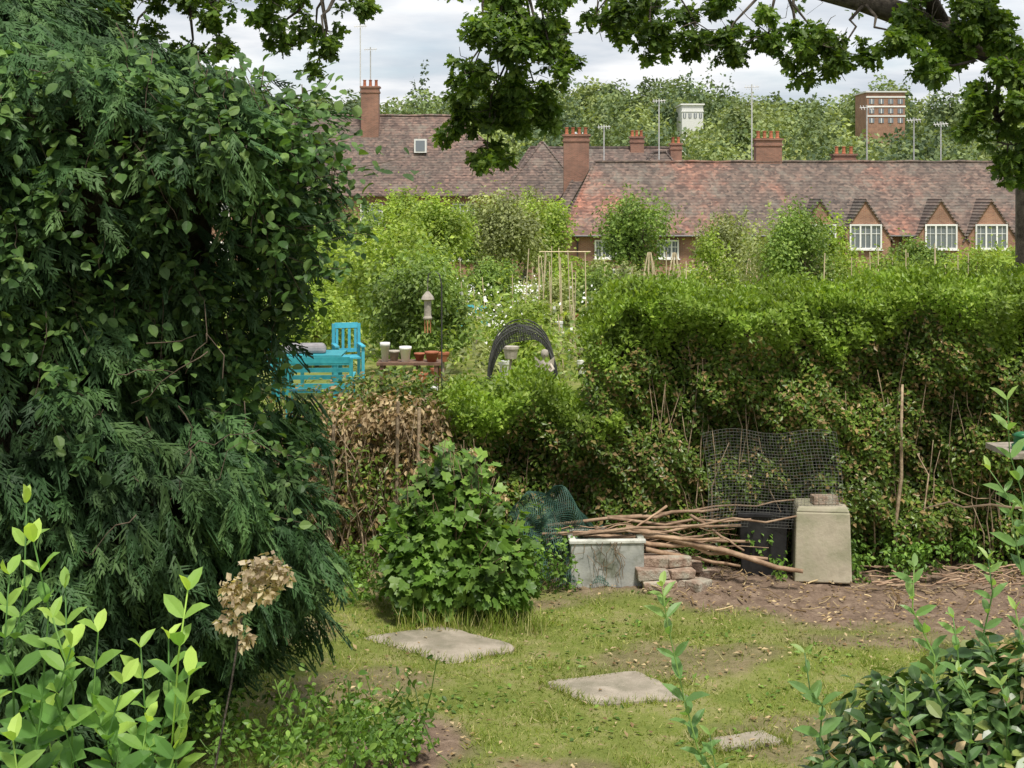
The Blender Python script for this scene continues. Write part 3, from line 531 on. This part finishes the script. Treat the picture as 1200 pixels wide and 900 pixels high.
tw.build('stems',M_twig,e,True); f.build('inner_leaves',M_euon,e)
e=empty('privet_shoots',(.9,3.6,1.2)); f=MB(); tw=MB()
for a_,b_,n_,l in (((.6,3.6,1.3),(.385,3.6,2.2),18,.085),((1.2,3.6,1.5),(1.03,3.6,2.25),14,.08),((1.3,3.6,1.5),(1.22,3.6,2.27),14,.075),((.85,3.6,1.5),(.75,3.6,2.03),11,.08),((1.25,3.6,1.6),(1.13,3.6,2.12),10,.07),((1.1,3.5,1.5),(.98,3.5,1.98),10,.07),((1.35,3.6,1.6),(1.29,3.6,2.14),10,.07),((1.3,3.5,1.5),(1.2,3.45,2.0),9,.07),((.95,3.5,1.4),(.88,3.45,1.86),9,.07),((.62,3.6,1.3),(.5,3.55,1.84),9,.07),((1.15,3.4,1.5),(1.08,3.4,2.05),10,.065),((1.4,3.4,1.5),(1.26,3.4,2.08),10,.065),((1.35,3.5,1.5),(1.38,3.5,2.3),12,.07)):
    shoot(f,tw,a_,b_,n_,l,0,FINE,.38,.0035,.3)
for a_,b_,n_,l in (((1.6,4,1.6),(1.41,4,2.62),11,.1),((1.6,4,1.8),(1.36,4,2.42),8,.1),((1.65,4,1.9),(1.46,4,2.3),6,.09)):
    shoot(f,tw,a_,b_,n_,l,0,FINE,.34,.003)
f.build('leaves',M_pale,e); tw.build('stems',M_pale,e,True)
tw=MB(); tw.tube(branchline((1.62,4,2.32),(1.17,4,2.31),8,.02),np.linspace(.005,.002,8),5); tw.tube(branchline((1.4,4,2.32),(1.25,4,2.37),5,.03),.0015,4); tw.tube(branchline((1.62,4,1.0),(1.62,4,2.33),6,.01),.007,5); tw.build('bare_twig',M_twig)
f=MB()
for i in range(26):
    a0=np.array([U(-1.5,-.3),U(6.9,7.4),.25]); b_=a0+[U(-.25,.35),U(-.1,.2),U(.15,.55)]; P=branchline(a0,b_,5,.05); k=24; t=U(.1,1,k); q=np.stack([np.interp(t,np.linspace(0,1,5),P[:,j]) for j in range(3)],-1)+rng.normal(size=(k,3))*.035; leaves(f,q,rdir(k),.045,0,FINE,.6,.5,.2); f.tube(P,.003,4)
f.build('bramble_plant',M_shrub)

# ------------------------------------------------------------------ allotment furniture
def chair(name,x,y,w,rz,mat,arms=True,hb=.93,hs=.44,slat_h=False):
    f=MB(); d=.5; zz=float(hgt(x,y))
    def bx(dx,dy,z,sx,sy,sz): X_,Y_=rot2(x,y,dx,dy,rz); f.box((X_,Y_,z+zz),(sx,sy,sz),0,rz)
    for sx in (-1,1):
        bx(sx*(w/2-.03),-d/2,hs/2+(.1 if arms else 0),.05,.05,hs+(.2 if arms else 0)); bx(sx*(w/2-.03),d/2,hb/2,.05,.05,hb)
        if arms: bx(sx*(w/2-.03),-.02,hs+.215,.07,d+.08,.025)
    for i in range(5): bx(0,-d/2+.05+i*.1,hs+.0125,w-.12,.08,.025)
    bx(0,d/2+.002,hb-.03,w-.1,.035,.09); bx(0,d/2+.002,hs+.1,w-.1,.03,.06)
    if slat_h: [bx(0,d/2+.002,hs+.12+i*.1,w-.11,.025,.06) for i in range(1,4)]
    else:
        k=int(w/.09)-1
        for i in range(k): bx(-w/2+.09+i*(w-.18)/(k-1),d/2+.002,(hb+hs)/2+.01,.045,.02,hb-hs-.18)
    f.build(name,mat)
chair('garden_chair',-2.8,24,.5,.25,M_blue,True,1.0)
chair('garden_bench',-2.72,20,.95,math.pi+.05,M_teal,True,.93,.44,True)
chair('garden_bench',-3.9,23,1.5,1.4,M_teal,True,.85,.44,True)
f=MB(); f.box((-3.3,22.2,.8),(.75,.4,.14),0,.1,.9); f.build('seat_cushion',M_cush,bevel=.05)
f=MB()
for dx in (-.45,.45):
    for dy in (-.3,.3): f.box((-3.2+dx,22.2+dy,.35),(.06,.06,.7))
f.box((-3.2,22.2,.715),(1.1,.8,.03)); f.build('garden_table',M_teal)
e=empty('potting_bench',(-1.6,22,0)); f=MB()
for dx in (-.42,.42):
    for dy in (-.2,.2): f.box((-1.6+dx,22+dy,.29),(.06,.06,.58))
f.box((-1.6,22,.6),(1.0,.5,.04)); f.build('bench',M_brown,e); f=MB()
for x,y,h,r,mm in ((-1.98,21.9,.3,.07,0),(-1.85,22.05,.16,.08,1),(-1.66,21.88,.24,.085,0),(-1.45,22.05,.12,.08,2),(-1.25,21.9,.16,.1,2)):
    f.lathe((x,y,.622),[(r*.7,0),(r,h*.8),(r*1.12,h*.8),(r*1.12,h),(r*.95,h)],14,mm)
f.build('flower_pots',[M_white,M_stone,M_terra],e,True)
e=empty('hanging_lantern',(-.95,18,0)); f=MB(); f.tube([(-.9,18,0),(-.9,18,2.05),(-.93,18,2.2),(-1.0,18,2.25),(-1.07,18,2.2),(-1.08,18,2.1)],.01,6); f.build('hook_pole',M_metal,e)
f=MB(); f.lathe((-1.08,18,1.62),[(.05,0),(.06,.02),(.045,.05),(.045,.24),(.085,.26),(.07,.3),(.02,.36)],12,0); f.tube([(-1.08,18,1.97),(-1.08,18,2.12)],.004,4,0)
for i in range(4): t=i*1.57; f.tube([(-1.08+.035*math.cos(t),18+.035*math.sin(t),1.62),(-1.08+.035*math.cos(t),18+.035*math.sin(t),1.45)],.008,5,1)
f.build('lantern',[M_stone,M_copper],e)
e=empty('garden_statue',(.42,18,0)); f=MB(); f.lathe((.42,18,-.02),[(.14,0),(.14,.08),(.09,.14),(.08,.68),(.11,.76),(.12,.8)],14); f.build('pedestal',M_stone,e)
f=MB(); X0=.42; f.lathe((X0,18,.78),[(.085,0),(.085,.03),(.06,.08),(.052,.14),(.06,.2),(.072,.26),(.062,.3),(.026,.325),(.024,.345),(.036,.36),(.047,.385),(.05,.415),(.038,.45),(.008,.462)],14)
for s_ in (-1,1):
    f.tube([(X0+s_*.066,18,1.05),(X0+s_*.11,17.97,.99),(X0+s_*.07,17.91,.96),(X0+s_*.02,17.9,1.02)],[.022,.02,.017,.015],8)
    f.tube([(X0+s_*.035,17.97,.95),(X0+s_*.045,17.9,.9),(X0+s_*.04,17.91,.81)],[.035,.028,.017],8)
    f.add([(X0+s_*.02,18.05,1.05),(X0+s_*.13,18.09,1.14),(X0+s_*.11,18.09,.98),(X0+s_*.02,18.05,.94),(X0+s_*.02,18.07,1.05),(X0+s_*.13,18.1,1.14),(X0+s_*.11,18.1,.98),(X0+s_*.02,18.07,.94)],[(0,1,2,3),(7,6,5,4)])
f.box((X0,17.95,1.18),(.011,.015,.02)); f.build('cherub_figure',M_stone,e,True)
# netting tunnel over hoops
e=empty('netting_tunnel',(.15,20.4,0))
def g3(u,v): a=math.pi*u; return (.15-.5*math.cos(a)+.03*math.sin(v*9),20+1.6*v,(1.28+.04*math.sin(v*14+u*5)-.12*abs(math.sin(v*math.pi*2)))*max(0,math.sin(a))**.55+.02*math.sin(u*21+v*7))
net('net',g3,44,44,.004,M_dnet,e)
f=MB()
for v_ in (0,.33,.66,1): f.tube([(.15-.52*math.cos(a),20+1.6*v_,1.31*max(0,math.sin(a))**.55) for a in np.linspace(0,math.pi,17)],.012,6)
f.build('hoops',M_dnet,e)
f=MB()
def cane(x,y,h,dx=0,dy=0,r=.012): z=float(hgt(x,y)); f.tube([(x,y,z-.1),(x+dx,y+dy,z+h)],r,5)
for i in range(9): cane(.6+.25*(i%5),30+.8*(i//5),U(1.8,2.6),U(-.15,.15))
for cx_,cy_ in ((4.3,44),(5.2,45),(6.0,44),(8.5,50)):
    for j in range(7): a_=j*.9; cane(cx_+.55*math.cos(a_),cy_+.55*math.sin(a_),2.4,-.5*math.cos(a_),-.5*math.sin(a_),.018)
for i in range(60): cane(U(-3,9),U(24,52),U(1,2.4),U(-.15,.15),0,.012)
for i in range(10): cane(5.9+.3*i*.7,24+U(-.5,.5),U(2.0,2.5),U(-.05,.05),0,.008)
f.tube([(.6,30.4,2.0),(1.7,30.4,2.0)],.012,5); f.build('bamboo_canes',M_cane)
f=MB()
for x,y,sx,sy,sz in ((4.4,58,1.4,1,1.0),(-1.6,46,1.5,1.0,.6)): f.box((x,y,float(hgt(x,y))+sz/2),(sx,sy,sz),0,.2,.9); f.box((x,y,float(hgt(x,y))+sz+.04),(sx*.95,sy*.95,.07),0,.2)
f.build('compost_bins',M_teal,bevel=.03)
# pale fleece cloches, buckets and plant pots among the beds
f=MB()
for x,y,r,l in ((1.5,48,.6,2.4),(-.3,57,.8,3),(.1,36,.4,1.2)):
    z=float(hgt(x,y)); a=np.linspace(0,math.pi,11); V=[(x-l/2+l*s_,y-r*math.cos(t),z+r*1.5*math.sin(t)+U(-.02,.02)) for s_ in np.linspace(0,1,7) for t in a]
    F=[(i*11+j,i*11+j+1,(i+1)*11+j+1,(i+1)*11+j) for i in range(6) for j in range(10)]+[tuple(range(11))[::-1],tuple(66+j for j in range(11))]; f.add(V,F)
f.build('fleece_cloches',M_white)
f=MB()
for i in range(34):
    y=U(21,42); x=U(-.07,.1)*y; r=U(.07,.13); h=U(.14,.3); z=float(hgt(x,y))+U(.0,.7)*(i%2)
    if z>hgt(x,y)+.05: f.tube([(x,y,float(hgt(x,y))-.05),(x,y,z)],.025,5,3)
    f.lathe((x,y,z),[(r*.75,0),(r,h*.8),(r*1.1,h*.8),(r*1.1,h),(r*.9,h)],12,i%3)
f.build('plant_pots',[M_white,M_terra,M_stone,M_wood],smooth=False)
e=empty('garden_shed',(-5.5,62,-2)); f=MB(); z0=float(hgt(-5.5,62)); f.box((-5.5,62,z0+1),(2.6,2,2)); f.build('walls',M_wood,e); f=MB(); f.add([(-6.95,60.8,z0+1.95),(-4.05,60.8,z0+1.95),(-4.05,62,z0+2.7),(-6.95,62,z0+2.7),(-6.95,63.2,z0+1.95),(-4.05,63.2,z0+1.95)],[(0,1,2,3),(3,2,5,4)]); f.build('roof',M_dnet,e)
f=MB(); f.box((-5.5,60.97,z0+.95),(.8,.05,1.8)); f.build('door',M_white,e)
f=MB(); Bp=[]
for i in range(620):
    y=14.5+72*U(0,1)**1.3; x=U(-.42*y-1,.42*y+1); s=U(.25,.7)*(1+y/60)
    if 18<y<25 and -4.6<x<-.8: continue
    if y<22.6 and -1.5<x<1.4: s=min(s,.3)
    if y<18 and -4.2<x<-1: s=min(s,.45)
    Bp.append((x,y,float(hgt(x,y))+s*.35,s,s,s*U(.5,1.2)))
for i in range(240):
    y=U(22.5,44); x=U(-1.2,3.4)*y/26; s=U(.12,.42)*y/26; Bp.append((x,y,float(hgt(x,y))+U(.1,1.1)*(.6+y/60),s*U(.4,.8),s*.6,s*U(.7,1.7)))
Bp=np.array(Bp); sel=U(0,1,len(Bp))
for lo,hi,mi in ((0,.38,0),(.38,.7,1),(.7,1,2)):
    B=Bp[(sel>=lo)&(sel<hi)]; p,nr=blobpts(B,int(45000*(hi-lo)*2),.5); y=p[:,1]; leaves(f,p,nr,.05+.003*y,mi,LEAF,.5)
k=1300; y=U(26,70,k); x=U(-.05,.25,k)*y; fl=np.stack([x,y,hgt(x,y)+U(.3,1.5,k)],-1); f.scat(QUAD,fl,rdir(k),rdir(k)+[0,-1,1],U(.05,.1,k),U(.05,.1,k),3)
f.build('allotment_plants',[M_lime,M_mid,M_grey,M_white])
def bushy(name,x,y,H,R,nl,L,mat,k=16,cz=.5,shell=.5): return tree(name,(x,y,float(hgt(x,y))),H,R,nl,L,mat,k,.05,cz,LEAF,.6,shell,M_twig)
bushy('bay_bush',-1.75,26,2.5,1.35,9000,.1,M_mid,24)
bushy('elder_bush',-2.6,31,3.4,1.9,7000,.11,M_lime,22)
bushy('viburnum_bush',7.5,36,3.6,1.35,8000,.1,M_mid,20)
bushy('laurel_bush',7.4,37,3.4,1.6,7000,.11,M_grey,20)
bushy('golden_shrub',10.0,36,2.6,1.6,5000,.1,M_lime,16)
bushy('golden_shrub',12.5,38,2.7,1.8,6000,.1,M_lime,16)
bushy('hazel_shrub',5.4,40,3.2,1.2,4000,.11,M_lime,14)
bushy('hazel_shrub',2.2,38,2.2,1.2,4000,.1,M_mid,14)
bushy('dogwood_shrub',-5.0,36,3.4,1.9,6000,.11,M_lime,16)
bushy('dogwood_shrub',-3.9,28,2.2,1.1,4500,.09,M_lime,14)
bushy('rose_bush',.3,27,1.5,1.0,3500,.08,M_lime,12)
bushy('rose_bush',2.3,24,1.9,.8,3500,.08,M_mid,12)
bushy('blackcurrant_bush',.9,33,1.9,1.0,3500,.09,M_grey,14)
bushy('blackcurrant_bush',2.6,30,2.0,1.0,3500,.09,M_grey,14)
bushy('raspberry_bush',1.9,44,2.4,1.3,3500,.12,M_lime,14)
bushy('raspberry_bush',-.6,48,2.6,1.4,3500,.12,M_mid,14)
bushy('raspberry_bush',3.6,50,2.6,1.4,3500,.13,M_grey,14)
bushy('fennel_plant',-3.4,17.5,.85,.5,1800,.06,M_mid,10)
bushy('fennel_plant',-2.1,16.8,.9,.6,2200,.06,M_lime,10)
bushy('mint_plant',-1.2,16.2,.95,.5,1800,.06,M_mid,10)
def ft(name,x,y,H,R,nl,L,mat,k=20): return tree(name,(x,y,float(hgt(x,y))),H,R,nl,L,mat,k,.16,.6,LEAF,.6,.3)
ft('apple_tree',5.4,60,5.4,2.4,6500,.16,M_mid,26)
ft('apple_tree',9.4,62,4.6,1.9,4500,.16,M_grey)
ft('pear_tree',-.2,66,6.4,2.5,7000,.18,M_grey,24)
ft('pear_tree',-3.3,62,5.6,2.2,6000,.17,M_lime)
ft('plum_tree',-7.5,55,5.0,2.4,6500,.17,M_mid)
ft('plum_tree',1.6,72,6.2,2.2,5000,.18,M_lime)
ft('cherry_tree',14.5,66,4.2,2.4,5000,.18,M_lime)
ft('cherry_tree',-11.5,70,6.4,3,6000,.2,M_mid)
ft('cherry_tree',-6.2,80,7.2,2.6,6000,.2,M_lime)
ft('hawthorn_tree',21,72,3.4,2.6,5000,.18,M_mid)
ft('hawthorn_tree',26.5,76,3.2,2.6,5000,.18,M_lime)
ft('hawthorn_tree',12.3,78,4.0,2.2,4500,.18,M_mid)
ft('hawthorn_tree',-2.0,84,6.6,2.4,5500,.2,M_mid)
ft('silver_birch_tree',.9,90,7.0,2.2,5000,.2,M_grey)

# ------------------------------------------------------------------ houses
def roof(mb,x0,x1,y0,y1,ze,zr,hl,hr,mat=0,th=.15):
    ym=(y0+y1)/2; V=[(x0,y0,ze),(x1,y0,ze),(x1,y1,ze),(x0,y1,ze),(x0+hl,ym,zr),(x1-hr,ym,zr)]
    V+=[(a,b,c-th) for a,b,c in V[:4]]
    mb.add(V,[(0,1,5,4),(2,3,4,5),(3,0,4),(1,2,5),(6,7,1,0),(7,8,2,1),(8,9,3,2),(9,6,0,3),(9,8,7,6)],mat,.5)
    n_=max(2,int((x1-hr-x0-hl)/1.5)); P=[(x,ym,zr+.03+.04*math.sin(x*1.7)) for x in np.linspace(x0+hl,x1-hr,n_)]
    mb.tube(P,.12,6,mat)
    for a,b in ((0,4),(1,5),(3,4),(2,5)): mb.tube([V[a],V[b]],.1,5,mat)
def window(fr,gl,x,y,z,w,h,cols=3,fw=.1):
    gl.box((x,y+.02,z),(w-.05,.03,h-.05))
    for sx in (-1,1): fr.box((x+sx*(w/2-fw/2),y-.03,z),(fw,.1,h))
    for sz in (-1,1): fr.box((x,y-.032,z+sz*(h/2-fw/2)),(w-2*fw-.002,.1,fw))
    for i in range(1,cols): fr.box((x-w/2+w*i/cols,y-.028,z),(.1,.09,h-2*fw-.002))
    for i in range(cols): fr.box((x-w/2+w*(i+.5)/cols,y-.004,z),(.03,.04,h-2*fw-.004))
    fr.box((x,y-.005,z+h*.12),(w-2*fw-.004,.045,.04))
    fr.box((x,y-.06,z-h/2-.04),(w+.14,.18,.07))
def chimney(mb,x,y,z0,z1,w,d,pots=3):
    mb.box((x,y,(z0+z1)/2),(w,d,z1-z0),0); mb.box((x,y,z1-.32),(w+.12,d+.12,.14),0); mb.box((x,y,z1+.061),(w+.2,d+.16,.12),0)
    for i in range(pots): mb.lathe((x-w/2+w*(i+.5)/pots,y,z1+.12),[(.14,0),(.15,.05),(.12,.1),(.11,.45),(.14,.47),(.14,.52)],10,1)
def aerial(name,x,y,z0,z1):
    f=MB(); f.tube([(x,y,z0),(x,y,z1)],.05,5); f.tube([(x-.5,y,z1-.2),(x+.5,y,z1-.15)],.03,4)
    for i in range(5): f.tube([(x-.4+.2*i,y-.22,z1-.35),(x-.4+.2*i,y+.22,z1-.02)],.02,4)
    f.build(name,M_alu)
def gable(wm,rm,x,y,ze,za,hw,yb,proj=.75):
    yf=y-proj; wm.add([(x-hw,yf,ze-.3),(x+hw,yf,ze-.3),(x+hw,yf,ze+.02),(x,yf,za-.1),(x-hw,yf,ze+.02),(x-hw,y+.6,ze-.3),(x+hw,y+.6,ze-.3),(x+hw,y+.6,ze+.02),(x-hw,y+.6,ze+.02)],[(0,1,2,3,4),(1,6,7,2),(5,0,4,8)])
    wm.box((x,yf+.36,(ze-.3-3.1)/2),(hw*2,.72,ze-.3+3.1-.004))
    o_=.22; dz=(za-ze)/hw
    for s_ in (-1,1):
        V=[(x,yf-.1,za),(x+s_*(hw+o_),yf-.1,ze-dz*o_+.02),(x+s_*(hw+o_),y+.3,ze-dz*o_+.02),(x,yb,za)]
        V+=[(a,b,c-.16) for a,b,c in V]; rm.add(V,[(0,1,2,3),(4,5,1,0),(5,6,2,1),(6,7,3,2),(7,6,5,4)],0)
e=empty('brick_terrace_house',(18,95,-3)); w_=MB();r_=MB();fr=MB();gl=MB();rg=MB()
w_.box((20.4,95.2,-1.2),(33.6,10,3.8)); roof(r_,3.2,37.6,89.7,100.7,.76,5.5,2.4,2.4)
for x in (19.6,22.5,27.3,30.5,34.4):
    gable(w_,rg,x,90.2,.66,3.05,1.6,92.6); window(fr,gl,x,89.41,.62,2.05,1.6)
for x in (6,10,14): window(fr,gl,x,90.15,-.2,1.4,1.2)
for x in (7,12,17,21,25,29,33): window(fr,gl,x,90.14,-2.0,1.2,1.1,2)
w_.build('walls',M_brick,e); r_.build('roof',M_tileR,e); rg.build('gable_roofs',M_tileL,e); fr.build('window_frames',M_white,e); gl.build('window_glass',M_glass,e)
f=MB(); f.tube([(3.6,89.62,.66),(37.2,89.62,.66)],.07,6); [f.tube([(x,89.66,.62),(x,90.1,.3),(x,90.1,-3)],.05,6) for x in (4.2,16.8,24.9,32.5)]; f.build('gutter_and_downpipes',M_metal,e)
c_=MB(); chimney(c_,17.4,95.6,4,7.0,1.75,1.0,4); chimney(c_,22.9,97,4,6.0,1.5,.9,3); c_.build('chimney',[M_brickd,M_terra],e)
e=empty('brick_terrace_house',(-8,108,-3)); w_=MB();r_=MB();fr=MB();gl=MB()
w_.box((-13,110.2,-.1),(31,10,6.6)); roof(r_,-29,2.9,104.7,115.7,3.3,9.5,2,7.5)
for x in (-22,-18.5,-14.5,-10.5,-7.6,-3.6,.3): window(fr,gl,x,105.15,1.9,1.7,1.5,3); window(fr,gl,x,105.15,-.9,1.6,1.4,2)
for x in (-7.0,-15.4):
    fr.box((x,107.6,7.05),(.95,.75,1.05)); gl.box((x,107.21,7.05),(.7,.02,.8))
w_.build('walls',M_brick,e); r_.build('roof',M_tileL,e); fr.build('window_frames',M_white,e); gl.build('window_glass',M_glass,e)
c_=MB(); chimney(c_,-11.0,109.2,7.5,11.6,1.35,1.1,3); c_.build('chimney',[M_brickd,M_terra],e)
e=empty('brick_house',(8,112,-3)); w_=MB();r_=MB()
w_.box((7,116,-.2),(15,8,5.6)); roof(r_,-1.5,16.2,111,121,2.6,7.2,3,3); roof(r_,-1.0,5.6,103.5,111,3.0,7.3,3.2,3.19); roof(r_,8,15,106,113,2.5,6.6,3,3); w_.box((2.3,107.3,0),(5.6,6.4,6)); w_.box((11.5,109.5,-.4),(6,6,5.6))
w_.box((4.6,101,-1.2),(3.4,4,3.9)); roof(r_,2.4,7.6,97.6,104.4,.9,5.2,2.4,2.4)
w_.build('walls',M_brick,e); r_.build('roof',M_tileL,e)
c_=MB(); chimney(c_,4.6,100.8,3,7.5,1.8,1.1,4); chimney(c_,10.3,116,5,8,1.1,.9,3); chimney(c_,13.4,115,4.5,7.4,.9,.9,2); c_.build('chimney',[M_brickd,M_terra],e)
for x,y,a,b in ((16.3,95.5,5,10.8),(24.5,97,5,9.5),(27.6,96.5,5,8.6),(11.3,108,6,10.7),(-11.8,109.3,11,16.6),(-11.0,109.2,11.9,14.8),(29.3,96,5,8.3),(7.2,110,6,8.8)): aerial('tv_aerial',x,y,a,b)
for x,y,w,h,zb,nm,mat in ((78.5,300,8,6.6,18.4,'apartment_block',M_brick),(39.2,310,4.6,3,20.0,'white_house',M_white),):
    e=empty(nm,(x,y,zb)); w_=MB(); w_.box((x,y,zb+h/2-4),(w,10,h+8)); w_.build('walls',mat,e); fr=MB();gl=MB()
    for i in range(int(h/2)):
        fr.box((x,y-5.06,zb+.9+i*2+.75),(w+.3,.12,.3))
        for j in range(4): gl.box((x-w/2+w*(j+.5)/4,y-5.04,zb+.7+i*2),(w/4*.55,.1,1.0)); fr.box((x-w/2+w*(j+.5)/4,y-5.11,zb+.7+i*2),(.14,.1,1.0))
    fr.box((x,y,zb+h+.15),(w+.6,10.6,.3)); fr.build('white_bands',M_white,e); gl.build('windows',M_glass,e)
# distant woodland
f=MB(); B=[[],[],[]]
def wood(x,y,h,g_):
    z0=float(hgt(x,y)); R=h*U(.3,.55)
    for j in range(8):
        d=rdir(1)[0]*U(.2,.75); s=U(.28,.55); B[g_].append((x+d[0]*R,y+d[1]*R,z0+h*.58+d[2]*h*.4,R*s,R*s,h*.36*s*1.2))
for i in range(660):
    y=130+450*U(0,1)**.9; x=U(-.2*y,.40*y); h=U(6,17)
    if y<200: h*=.65
    if y<320 and .235<x/y<.29: continue
    if y<312 and .115<x/y<.14: h*=.7
    wood(x,y,h,rng.choice(3,p=[.45,.25,.3]))
for i in range(26):
    y=U(150,285); x=y*U(.23,.295); ztop=3.2+(y)*(U(72,88)/1648); h=max(5,ztop-float(hgt(x,y)))
    wood(x,y,min(h,15)/1.05,rng.choice(3,p=[.5,.2,.3]))
for x,y,h in ((-23,370,20),(43,360,16),(46,362,18),(48.5,360,15),(51,362,19),(54,360,15),(57,364,17),(91,330,14),(-26,372,15),(94,335,17)):
    z0=float(hgt(x,y))
    for j in range(9): t=j/8; B[1].append((x,y,z0+h*(.15+.85*t),1.7*(1.05-t)+.3,1.7*(1.05-t)+.3,h*.1))
for g_ in range(3):
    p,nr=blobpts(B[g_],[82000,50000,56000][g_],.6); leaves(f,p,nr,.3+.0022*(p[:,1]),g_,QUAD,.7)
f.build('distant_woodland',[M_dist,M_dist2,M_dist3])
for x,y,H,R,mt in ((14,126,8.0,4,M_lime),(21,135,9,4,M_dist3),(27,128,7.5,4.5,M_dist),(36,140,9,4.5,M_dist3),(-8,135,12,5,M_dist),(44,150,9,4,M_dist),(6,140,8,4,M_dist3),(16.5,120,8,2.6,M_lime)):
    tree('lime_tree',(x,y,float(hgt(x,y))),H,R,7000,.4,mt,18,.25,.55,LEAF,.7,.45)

# ------------------------------------------------------------------ sky, sun, camera
w=bpy.data.worlds.new('World'); bpy.context.scene.world=w; w.use_nodes=True; n=w.node_tree; n.nodes.clear()
o=n.nodes.new('ShaderNodeOutputWorld'); bg=n.nodes.new('ShaderNodeBackground'); sk=n.nodes.new('ShaderNodeTexSky'); sk.sky_type='NISHITA'; sk.sun_disc=False
sd=Vector((.12,-.4,.88)).normalized(); el=math.asin(sd.z); az=math.atan2(sd.x,sd.y); sk.sun_elevation=el; sk.sun_rotation=az
tc=n.nodes.new('ShaderNodeTexCoord'); s=n.nodes.new('ShaderNodeSeparateXYZ'); n.links.new(tc.outputs['Generated'],s.inputs[0])
mx=n.nodes.new('ShaderNodeMath'); mx.operation='MAXIMUM'; mx.inputs[1].default_value=0; n.links.new(s.outputs[2],mx.inputs[0])
ad=n.nodes.new('ShaderNodeMath'); ad.inputs[1].default_value=.1; n.links.new(mx.outputs[0],ad.inputs[0])
cb=n.nodes.new('ShaderNodeCombineXYZ')
for i in (0,1):
    dv=n.nodes.new('ShaderNodeMath'); dv.operation='DIVIDE'; n.links.new(s.outputs[i],dv.inputs[0]); n.links.new(ad.outputs[0],dv.inputs[1]); n.links.new(dv.outputs[0],cb.inputs[i])
cl=ramp(n,noise(n,1.1,8,.55,cb.outputs[0]),[(.36,(4.3,4.7,5.2)),(.48,(5.6,5.8,6.1)),(.58,(7.0,7.0,7.05))])
mk=ramp(n,noise(n,.6,5,.5,cb.outputs[0]),[(.34,(.5,.5,.5)),(.48,(.97,.97,.97))])
n.links.new(mixc(n,mk,sk.outputs[0],cl),bg.inputs[0]); bg.inputs[1].default_value=.148; n.links.new(bg.outputs[0],o.inputs[0])
L=bpy.data.lights.new('sun','SUN'); L.energy=4.6; L.angle=math.radians(8); L.color=(1,.95,.86); lo=bpy.data.objects.new('sun',L); bpy.context.scene.collection.objects.link(lo)
lo.rotation_euler=(-sd).to_track_quat('-Z','Y').to_euler(); lo.location=(0,0,30)
cam=bpy.data.cameras.new('camera'); cam.lens=49.4; cam.shift_y=-220/1200; cam.clip_start=.05; cam.clip_end=6000
co=bpy.data.objects.new('camera',cam); co.location=(0,0,3.2); co.rotation_euler=(math.radians(90),0,0); bpy.context.scene.collection.objects.link(co); bpy.context.scene.camera=co
vs=bpy.context.scene.view_settings; vs.view_transform='Standard'; vs.look='None'; vs.exposure=0
